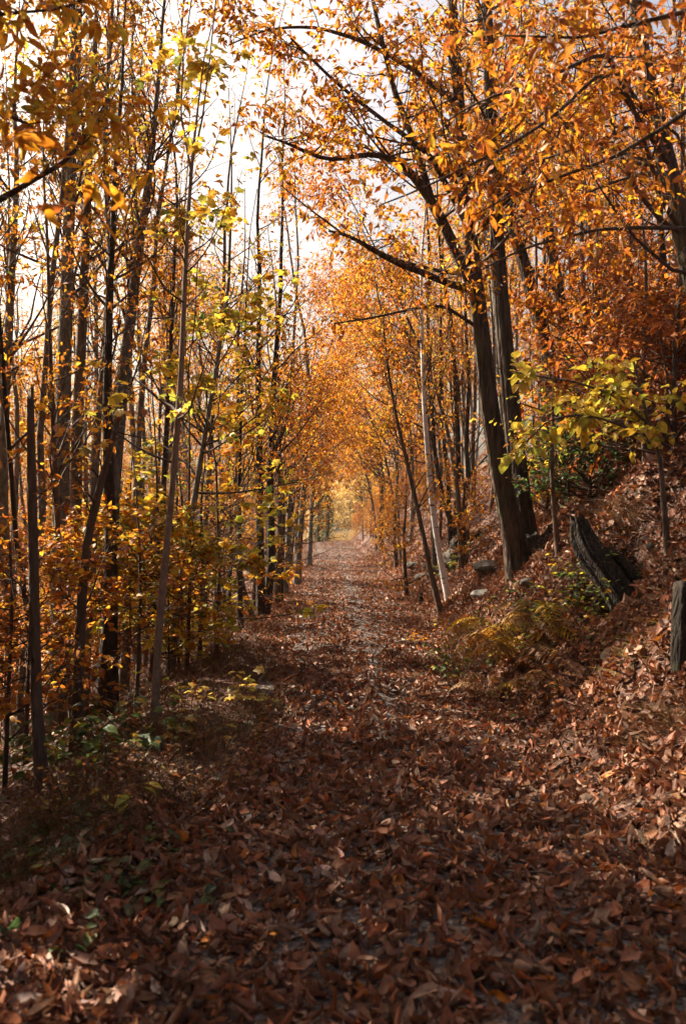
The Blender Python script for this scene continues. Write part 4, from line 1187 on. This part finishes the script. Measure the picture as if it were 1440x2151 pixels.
# ------------------------------------------------------------------ dry grass, herbs and ferns
def blades(name, label, pts, hgt, n_per, colors, spread, lean=.4, width=.003):
    n = len(pts) * n_per
    b = np.repeat(np.asarray(pts, float), n_per, 0) + np.concatenate([rng.normal(0, spread, (n, 2)), np.zeros((n, 1))], 1)
    b[:, 2] = height(b[:, 0], b[:, 1]) - .01
    h = hgt * rng.uniform(.4, 1.2, n)
    a = rng.uniform(0, 6.283, n)
    d = np.stack([np.cos(a), np.sin(a), 0 * a], -1) * (lean * rng.uniform(.2, 1.4, n))[:, None]
    K = 5
    P = np.empty((n, K, 3))
    for k in range(K):
        u = k / (K - 1)
        P[:, k] = b + np.array([0, 0, 1.]) * (h * (u - .35 * lean * u * u))[:, None] + d * (h * u * u)[:, None]
    R = width * np.linspace(1, .25, K)[None] * rng.uniform(.6, 1.4, n)[:, None]
    mb = MB()
    tubes(mb, P, R, 3, palette(n, **colors), 0)
    o = link(name, mb.mesh(name, [M_LEAF]), stuff=True)
    return tag(o, label, 'grass')

HUES['wheat'] = (.74, .63, .42); HUES['straw'] = (.40, .27, .13); HUES['hay'] = (.30, .16, .06)  # wheat is a grass tone brightened to read as sunlit
def verge_edge(y):
    return np.interp(y, [2, 4.3, 5.8, 8, 10, 14], [-2.2, -1.4, -.85, -.62, -.62, -.95])
pts = []
for _ in range(420):
    y = rng.uniform(3.8, 13)
    pts.append((verge_edge(y) - 1.5 * rng.uniform(-.04, 1) ** 1 * (.6 + .05 * y), y, 0))
blades('dry_grass', 'tangle of thin dry brown grass on the dark left verge', pts, .32, 10, dict(hay=3, bronze=1.5, straw=1.2, brown=4, umber=3, green=1), .12, 1.1, .0024)
pts = [(verge_edge(y) - rng.uniform(.0, 1.1), y, 0) for y in rng.uniform(3.4, 9, 150)]
blades('green_grass', 'short dull green grass among the dry stems on the left verge', pts, .13, 10, dict(green=4, deep=3, lime=.6, hay=1), .10, .9, .0028)
pts = [(path_c(y) - path_w(y) - rng.uniform(0, .7), y, 0) for y in rng.uniform(11, 34, 200)]
blades('dry_grass', 'reddish dry grass along the left path edge farther on', pts, .25, 9, dict(hay=4, bronze=3, straw=2, amber=1), .14, .8, .003)
pts = [(path_c(y) + path_w(y) + rng.uniform(.0, .7), y, 0) for y in rng.uniform(10, 45, 200)]
blades('dry_grass', 'dry bronze herbs along the foot of the right bank', pts, .28, 9, dict(hay=4, bronze=3, rust=2, amber=1), .16, .8, .003)
# grassy tussock hanging at the sunny bank edge, and the one by the stump
for (px, py, n, h, lab, cl) in ((1436, 1530, 20, .26, 'straw-coloured grass tussock drooping from the sunny bank edge', dict(straw=4, hay=3, brown=1)),
                                (1345, 1375, 8, .16, 'small green-yellow grass tuft under the cut post', dict(lime=3, yellow=2, straw=2)),
                                (1310, 1120, 24, .34, 'dry grass beard hanging beside the grey stump', dict(hay=3, straw=2, brown=2))):
    g = gp(px, py, 0)
    pts = [(g[0] + rng.normal(0, .09), g[1] + rng.normal(0, .09), 0) for _ in range(n)]
    blades('grass_tussock', lab, pts, h, 14, cl, .04, 1.5, .002)

def herb(label, px, py, n_st, hgt, pal, kind, ls, lp, name='shrub', cat='shrub', group=None, spread=.25, n_single=200, flat=1.6):
    g = gp(px, py, 0)
    base = np.array(g[:3]); base[2] = float(height(base[0], base[1]))
    t = thing(name, label, cat, base, group)
    a = rng.uniform(0, 6.283, n_st)
    rr = spread * np.sqrt(rng.uniform(0, 1, n_st))
    P = np.empty((n_st, 7, 3))
    P[:, 0] = base + np.stack([rr * np.cos(a), rr * np.sin(a), 0 * a], -1)
    P[:, 0, 2] = height(P[:, 0, 0], P[:, 0, 1]) - .03
    d = norm(np.stack([np.cos(a) * .45, np.sin(a) * .45, 1 + 0 * a], -1) + rng.normal(0, .15, (n_st, 3)))
    ln = hgt * rng.uniform(.6, 1.15, n_st)
    for k in range(1, 7):
        d = norm(d + rng.normal(0, .12, (n_st, 3)) + np.array([0, 0, -.06 * k * .5]))
        P[:, k] = P[:, k - 1] + d * (ln / 6)[:, None]
    for i in range(n_st):
        m = MB(); tubes(m, (P[i] - base)[None], (.004 * np.linspace(1, .4, 7))[None], 5)
        link('stem', m.mesh('stem', [M_TWIG]), t)
    n = n_st * lp
    si = np.repeat(np.arange(n_st), lp)
    u = rng.uniform(.25, 1, n) * 6
    j = np.minimum(u.astype(int), 5); f = (u - j)[:, None]
    Q = P[si, j] * (1 - f) + P[si, j + 1] * f
    an = rng.uniform(0, 6.283, n)
    D = norm(np.stack([np.cos(an), np.sin(an), -.12 + 0 * an], -1))
    Q = Q + D * (ls * .35)
    N = norm(np.array([0, 0, flat]) + rng.normal(0, .45, (n, 3)))
    S = ls * rng.uniform(.55, 1.2, n)
    C = palette(n, **pal)
    k = min(n_single, n)
    single_leaves(t, base, kind, Q[:k], D[:k], N[:k], S[:k], C[:k])
    if k < n:
        mb = MB(); add_leaves(mb, {'oval': FAR_OVAL, 'lobed': LOBED, 'long': FAR_LONG}[kind], Q[k:] - base, D[k:], N[k:], S[k:], C[k:], 0)
        link('foliage', mb.mesh('foliage', [M_LEAF]), t, stuff=True)
    return t

DG = dict(green=4, deep=3, lime=.8, rust=.6, amber=.5)
herb('dark green hazel shrub with rusty leaves at the left edge', 40, 1640, 10, .75, dict(green=4, deep=2, lime=1, rust=1.2, amber=1), 'oval', .115, 15)
herb('broad-leaved green shrub with some orange leaves before the dead trunk', 150, 1600, 10, .75, dict(green=4, lime=1.5, deep=2, amber=1, rust=1), 'oval', .115, 15)
herb('low green shrub reaching towards the pale sapling', 250, 1600, 8, .6, dict(green=4, lime=1, deep=2, gold=.5), 'oval', .11, 13)
herb('young maple plant with yellow-green lobed leaves on the verge', 430, 1580, 5, .55, dict(lime=2, green=2.4, gold=1.6), 'lobed', .10, 8, 'seedling', 'seedling')
herb('young maple plant with bright yellow leaves by the path edge', 500, 1490, 6, .42, dict(yellow=3, gold=3, lime=1.5), 'lobed', .10, 8, 'seedling', 'seedling')
herb('pale green seedling at the end of the grassy verge', 552, 1475, 4, .34, dict(lime=2, pale=1.5, gold=1), 'oval', .11, 7, 'seedling', 'seedling')
herb('single yellow seedling in the dry grass near the front', 235, 1720, 2, .28, dict(yellow=2, lime=1), 'oval', .10, 5, 'seedling', 'seedling')
for i, (px, py, lab) in enumerate(((180, 1840, 'dark green nettle patch at the lower left among brown leaves'), (290, 1790, 'green nettle clump between dry grass and leaf carpet'), (60, 1880, 'dim green herb patch at the left corner'),
                                   (350, 1760, 'small green herb creeping onto the path'), (30, 2010, 'dark low herb in the nearest left corner'), (330, 1890, 'few grey-green leaves poking through the leaf carpet'), (130, 1760, 'low green herb below the left shrubs'), (230, 1860, 'dark green creeping herb at the edge of the leaf carpet'), (20, 1800, 'green weed at the left border of the verge'))):
    herb(lab, px, py, 7, .18, dict(green=2.5, deep=3, brown=1, hay=1), 'oval', .07, 7, 'ground_herb', 'herb', 'green herbs at the left front', .28)
for (px, py, lab) in ((1150, 1320, 'bramble patch below the foot of the twin chestnut'), (1200, 1310, 'bramble patch below the grey stump'), (1050, 1330, 'dull green bramble left of the ferns'), (1255, 1270, 'green and yellow bramble under the leaning stump'),
                      (1000, 1430, 'yellow-green herb at the bank toe before the ferns'), (1190, 1250, 'small bramble right of the chestnut roots'), (960, 1190, 'green herb on the rocks by the birch')):
    herb(lab, px, py, 14, .55, dict(green=3, deep=2.5, lime=1.2, gold=1, amber=.7), 'oval', .08, 12, 'bramble', 'bramble', 'brambles on the right bank', .28, 90)
for (px, py, lab) in ((830, 1235, 'orange herb at the bank toe far along'), (920, 1330, 'bronze herb by the path right edge'), (1165, 1390, 'yellow leaf sprout near the ferns'), (880, 1350, 'low bronze herb on the path right edge')):
    herb(lab, px, py, 6, .28, dict(orange=3, amber=3, gold=2, bronze=2), 'oval', .07, 8, 'bramble', 'herb', 'autumn herbs on the right bank', .25, 60)

def fern(label, px, py, n_fr, length, pal):
    g = gp(px, py, 0)
    base = np.array(g[:3]); base[2] = float(height(base[0], base[1]))
    t = thing('fern', label, 'fern', base, 'ferns at the foot of the bank')
    for i in range(n_fr):
        a = rng.uniform(0, 6.283)
        L = length * rng.uniform(.7, 1.15)
        K = 26
        u = np.linspace(0, 1, K)
        out = np.array([math.cos(a), math.sin(a), 0]); sd = np.array([-math.sin(a), math.cos(a), 0])
        arch = rng.uniform(.9, 1.7)
        line = out[None] * (L * (u * .85))[:, None] + np.array([0, 0, 1.])[None] * (L * (arch * u - 1.05 * arch * u ** 2.2 * .9))[:, None]
        mb = MB()
        c0 = palette(1, **pal)[0]
        tubes(mb, line[None], (.004 * np.linspace(1, .25, K))[None], 4, c0 * .7)
        P, D, N, S, C = [], [], [], [], []
        for j in range(3, K):
            w = L * .21 * math.sin(math.pi * min(1, (u[j] * .9 + .12))) ** .8
            tg = norm(line[j] - line[j - 1])
            for s in (-1, 1):
                dd = norm(sd * s + tg * .45 + np.array([0, 0, -.25]) + rng.normal(0, .08, 3))
                P.append(line[j]); D.append(dd); N.append(np.array([0, 0, 1.])); S.append(w * rng.uniform(.85, 1.1)); C.append(c0 * rng.uniform(.7, 1.3))
        P = np.array(P); D = np.array(D); N = np.array(N); S = np.array(S); C = np.clip(np.array(C), 0, .8)
        thin = [leaf_grid(ST2, [0, .085, .065, 0], 0, -.6, .2, .2)]
        add_leaves(mb, thin, P, D, N, S, C, 0)
        link('frond', mb.mesh('frond', [M_LEAF]), t)
FE = dict(gold=2, amber=2, hay=4, bronze=1.5, lime=.6, straw=1)
fern('large golden fern drooping at the bank toe', 1085, 1410, 18, 1.0, FE)
fern('fern with greenish fronds just above the golden one', 1140, 1350, 14, .85, dict(lime=.6, gold=1.5, hay=4, bronze=1, green=.6))
fern('withered fern with pale bent fronds nearest the path', 1025, 1470, 9, .55, dict(straw=3, gold=2, pale=1.5))
fern('brown fern half hidden by leaves up the bank', 1160, 1450, 7, .5, dict(hay=3, bronze=2, brown=1))

for i, (px, py, lab) in enumerate(((260, 1560, 'reddish dry herb tangle beside the low green shrub'), (330, 1590, 'brown dry herbs below the pale sapling'), (390, 1480, 'golden-brown herbs right of the pale sapling foot'), (470, 1560, 'dry bronze herbs between the maple plants and the path'),
                                   (180, 1680, 'dark dry herbs in front of the shrubs'), (290, 1660, 'brown leafy herb tangle on the front verge'), (60, 1740, 'dull dry herbs at the left edge in front'), (420, 1660, 'sparse dry stems bordering the leaf carpet'))):
    herb(lab, px, py, 14, .34, dict(hay=4, bronze=3, rust=1, brown=2, lime=.6, gold=.6), 'oval', .045, 12, 'dry_herb', 'herb', 'dry herbs on the left verge', .32, 110)

for px, py, lab in ((1130, 1480, 'bronze dry herbs right of the withered fern'), (1210, 1440, 'reddish dry herbs on the bank between ferns and post'), (1250, 1370, 'brown herb tangle on the bank below the stump'), (1040, 1340, 'dark brown herbs under the twin chestnut'),
                    (1300, 1330, 'dry bronze herbs right of the stump foot'), (940, 1290, 'low bronze herbs at the bank toe by the tiny stump')):
    herb(lab, px, py, 12, .36, dict(bronze=3, hay=3, brown=3, rust=1, green=.6), 'oval', .055, 12, 'dry_herb', 'herb', 'dry herbs on the right bank', .3, 100)

# fallen twigs
for i in range(26):
    y = rng.uniform(3.0, 13); x = path_c(y) + rng.uniform(-1.3, 2.2)
    if abs(x) > y * .34: x *= .5
    L = rng.uniform(.15, .5); a = rng.uniform(0, 6.283); k = np.linspace(-.5, .5, 7)
    q = np.stack([x + L * k * math.cos(a), y + L * k * math.sin(a), 0 * k], -1) + rng.normal(0, .012, (7, 3)) * [1, 1, 0]
    q[:, 2] = height(q[:, 0], q[:, 1]) + .05 + rng.normal(0, .006, 7)
    mb = MB(); tubes(mb, (q - q[3])[None], (.0045 * rng.uniform(.7, 1.5) * np.linspace(1, .5, 7))[None], 6, rough=.1, cap=True)
    where = 'on the bank side' if x > path_c(y) + 1 else ('on the left side of the path' if x < path_c(y) - .4 else 'on the path')
    tag(link('fallen_twig', mb.mesh('fallen_twig', [M_TWIG]), None, q[3]), f"{'long' if L > .33 else 'short'} dark broken twig lying {where}, {'close by' if y < 5.5 else ('some way off' if y < 9 else 'far off')}", 'twig', 'fallen twigs ' + where)

# ------------------------------------------------------------------ stump, post, rocks, roots
def px3(pts):
    return np.array([[*ray(px, py, y), w * .5 / F * y] for px, py, w, y in pts])

def stump():
    q = resample(px3([(1335, 1310, 60, 9.5), (1300, 1250, 54, 9.62), (1266, 1200, 50, 9.74), (1236, 1160, 50, 9.85), (1219, 1128, 42, 9.95), (1214, 1096, 30, 10.0)]), 26)
    base = q[0, :3].copy(); base[2] = float(height(base[0], base[1]))
    t = thing('tree_stump', 'weathered grey tree stump leaning on the bank, leaves on top', 'stump', base)
    V, Q, T = lathe_trunk(q[:, :3] - base, q[:, 3], 60, .24, 3, True, .10)
    mb = MB(); mb.add(V, Q, T)
    link('trunk', mb.mesh('stump_trunk', [M_DEADWOOD]), t)
    for pts, sd in (([(1245, 1165, 26, 9.9), (1275, 1160, 26, 9.85), (1300, 1178, 24, 9.8), (1325, 1205, 20, 9.7), (1350, 1225, 12, 9.6)], 5),):
        q = resample(px3(pts), 16)
        V, Q, T = lathe_trunk(q[:, :3] - base, q[:, 3], 20, .30, sd, True, .04)
        mb = MB(); mb.add(V, Q, T)
        link('root', mb.mesh('root', [M_DEADWOOD]), t)
stump()

def post():
    q = px3([(1440, 1360, 62, 6.7), (1441, 1300, 60, 6.75), (1443, 1226, 56, 6.8)])
    b = q[0].copy(); b[2] = float(height(b[0], b[1])) - .25
    q = resample(np.vstack([b, q]), 16)
    base = q[0, :3].copy(); base[2] += .25
    t = thing('cut_post', 'short dark cut tree post with flat top on the bank above the sunny leaves', 'post', base)
    V, Q, T = lathe_trunk(q[:, :3] - base, q[:, 3], 30, .07, 12, True, .006)
    mb = MB(); mb.add(V, Q, T); link('trunk', mb.mesh('post_trunk', [M_POST]), t)
    mb = MB()
    a = np.arange(24) * 2 * math.pi / 24
    top = q[-1, :3] - base + np.array([0, 0, .004])
    ring = top + np.stack([np.cos(a), np.sin(a), 0 * a], -1) * q[-1, 3] * .93
    ring2 = ring + np.array([0, 0, .012]) ; ring2[:, :2] = top[:2] + (ring[:, :2] - top[:2]) * .9
    V = np.vstack([ring, ring2, top + np.array([0, 0, .014])])
    Q = [[i, (i + 1) % 24, 24 + (i + 1) % 24, 24 + i] for i in range(24)]
    T = [[24 + i, 24 + (i + 1) % 24, 48] for i in range(24)]
    mb.add(V, Q, T); link('cut_face', mb.mesh('cut_face', [M_POST]), t)
post()

g = gp(884, 1268, 0)
q = np.array([[g[0], g[1], g[2] - .05, .05], [g[0] - .01, g[1], g[2] + .1, .042], [g[0] - .015, g[1], g[2] + .2, .04]])
q = resample(q, 8)
V, Q, T = lathe_trunk(q[:, :3] - np.array(g[:3]), q[:, 3], 14, .15, 4, True, .02)
mb = MB(); mb.add(V, Q, T)
tag(link('small_stump', mb.mesh('small_stump', [M_DEADWOOD]), None, g[:3]), 'tiny grey cut stump standing at the path edge below the birch', 'stump')

def rock(label, px, py, size, seed, squash=.65):
    r = np.random.default_rng(seed)
    g = gp(px, py, 0)
    import bmesh
    bm = bmesh.new()
    bmesh.ops.create_icosphere(bm, subdivisions=3, radius=1)
    V = np.array([v.co[:] for v in bm.verts])
    dirs = norm(r.normal(0, 1, (16, 3)))
    off = r.uniform(.62, .95, 16)
    pr = V @ dirs.T
    s = np.min(np.where(pr > .05, off[None] / np.maximum(pr, .05), 9), 1)
    s = np.minimum(s, 1.05)
    V = V * s[:, None] * (1 + .03 * np.sin(V @ np.array([9., 7, 11]) + seed))[:, None]
    V = V * np.array([size * r.uniform(.9, 1.4), size, size * squash])
    a = r.uniform(0, 6.28)
    V = V @ np.array([[math.cos(a), -math.sin(a), 0], [math.sin(a), math.cos(a), 0], [0, 0, 1]]).T
    F_ = [[v.index for v in f.verts] for f in bm.faces]
    bm.free()
    mb = MB(); mb.add(V, None, F_)
    o = link('rock', mb.mesh('rock', [M_ROCK], False), None, (g[0], g[1], float(height(g[0], g[1])) + size * .02))
    tag(o, label, 'rock', 'rocks at the foot of the bank')
rock('grey boulder between birch and chestnut, lit on top', 960, 1175, .36, 1)
rock('dark flat rock leaning against the chestnut foot', 1035, 1195, .34, 2, .5)
rock('dark rock behind the birch foot', 915, 1205, .26, 3)
rock('flat grey stone lying lower towards the path', 1020, 1250, .22, 4, .4)
rock('small stone under the thin dark sapling', 885, 1215, .18, 5)
rock('small bluish stone in the leaves below the ferns', 1230, 1470, .07, 6, .5)
rock('little stone in the leaves on the bank', 1115, 1225, .13, 7, .5)
rock('rounded stone on the bank right of the stump', 1365, 1150, .06, 8, .8)
rock('lump of earth-coloured stone at the bank toe far along', 870, 1190, .2, 9, .7)

# dark root plate under the coppice stool
def root_plate(label, px, py, Y, n, spread, seed):
    r = np.random.default_rng(seed)
    p0 = ray(px, py, Y)
    base = p0.copy(); base[2] = float(height(base[0], base[1]))
    t = thing('root_stool', label, 'roots', base)
    for i in range(n):
        a = r.uniform(0, 6.28)
        L = spread * r.uniform(.6, 1.2)
        k = np.linspace(0, 1, 12)
        d = np.array([math.cos(a), math.sin(a), 0])
        q = d[None] * (L * k)[:, None] + np.array([0, 0, .32])[None] * (1 - k)[:, None] ** 1.5 + r.normal(0, .025, (12, 3))
        q[:, 2] += height(base[0] + q[:, 0], base[1] + q[:, 1]) - base[2] - .04
        V, Q, T = lathe_trunk(q, .11 * (1 - .8 * k) * r.uniform(.7, 1.2), 10, .16, seed + i)
        mb = MB(); mb.add(V, Q, T); link('root', mb.mesh('root', [M_ROOT]), t)
root_plate('dark mossy root stool under the coppice stems', 958, 1115, 20.8, 9, .7, 3)
root_plate('dark roots spreading around the twin chestnut foot', 1100, 1235, 13.0, 7, .75, 30)

# ------------------------------------------------------------------ the bright end of the path
def ivy_tree(label, px, Y, w, H):
    L = px_line([(px, 1140, w), (px + 3, 1080, w * .9), (px, 1000, w * .8)], Y, True, 20)
    L = extend(L, H)
    base = L[0, :3].copy(); base[2] = float(height(base[0], base[1]))
    t = thing('ivy_tree', label, 'tree', base, None)
    g = grow(L[:, :3], L[:, 3], 26, .4, 1, 2.4, 40, 6, .6, 8, .16)
    n = 1500
    u = rng.uniform(0, .5, n)
    s = np.linspace(0, 1, len(L))
    P = np.stack([np.interp(u, s, L[:, i]) for i in range(3)], -1)
    a = rng.uniform(0, 6.283, n)
    out = np.stack([np.cos(a), np.sin(a), .2 + 0 * a], -1)
    P = P + out * (np.interp(u, s, L[:, 3]) + rng.uniform(0, .3, n) * (1.3 - 2 * u))[:, None]
    mb = MB(); tubes(mb, (L[:, :3] - base)[None], L[:, 3][None], 10); link('trunk', mb.mesh('trunk', [M_ROOT]), t)
    mb = MB(); add_leaves(mb, FAR_OVAL, P - base, out + rng.normal(0, .5, (n, 3)), out + rng.normal(0, .3, (n, 3)), rng.uniform(.08, .14, n), palette(n, deep=4, brown=1), 0)
    link('ivy', mb.mesh('ivy', [M_LEAF]), t, stuff=True)
    mb = MB(); tubes(mb, g[0][0] - base, g[0][1], 4, mat=1); tubes(mb, g[1][0] - base, g[1][1], 3, mat=1)
    P, D, N, S = g[2]; add_leaves(mb, FAR_LONG, P - base, D, N, S, palette(len(P), **PAL['gold']), 0)
    link('crown', mb.mesh('crown', [M_LEAF, M_TWIG]), t, stuff=True)
ivy_tree('dark ivy-wrapped tree standing left of the bright path end', 686, 74, 10, 11)
ivy_tree('dark trunk beside the ivy-wrapped tree at the path end', 667, 70, 6, 10)

# meadow growth beyond the crest, its colour made pale to read as sunlit
pts = [(rng.uniform(-5, 7.0), rng.uniform(77, 99), 0) for _ in range(560)]
blades('meadow_grass', 'pale sunlit straw grass beyond the crest at the path end', pts, .9, 9, dict(wheat=5, straw=1, gold=1), .3, .4, .016)
for k in range(24):
    pr = (DENSE[1], TALL[2], DENSE[0], LOW[2])[k % 4]
    put(pr, -9 + .8 * k + rng.normal(0, .2), rng.uniform(99, 109), 'tree', f"golden tree in full sun closing the path end, {('leftmost', 'second', 'third', 'fourth', 'fifth', 'sixth', 'seventh', 'eighth', 'ninth', 'tenth', 'eleventh', 'twelfth', 'middle', 'twelfth from right', 'eleventh from right', 'tenth from right', 'ninth from right', 'eighth from right', 'seventh from right', 'sixth from right', 'fifth from right', 'fourth from right', 'third from right', 'rightmost')[k]} of its row", 'tree', 'sunlit trees closing the path end', 1.2)
for k, (x, y) in enumerate(((-2.6, 88), (-1.5, 89.5), (-.5, 88.5), (.5, 90), (1.4, 88.5), (2.4, 90), (3.3, 89), (0, 92), (1.8, 93), (-1.8, 93))):
    put(PALE[0], x, y, 'sapling', f"pale golden sunlit bush beyond the path end, {('leftmost', 'second from left', 'third from left', 'fourth from left', 'middle right', 'second from right', 'rightmost', 'back middle', 'back right', 'back left')[k]}", 'sapling', 'sunlit bushes beyond the path end', 1.1)
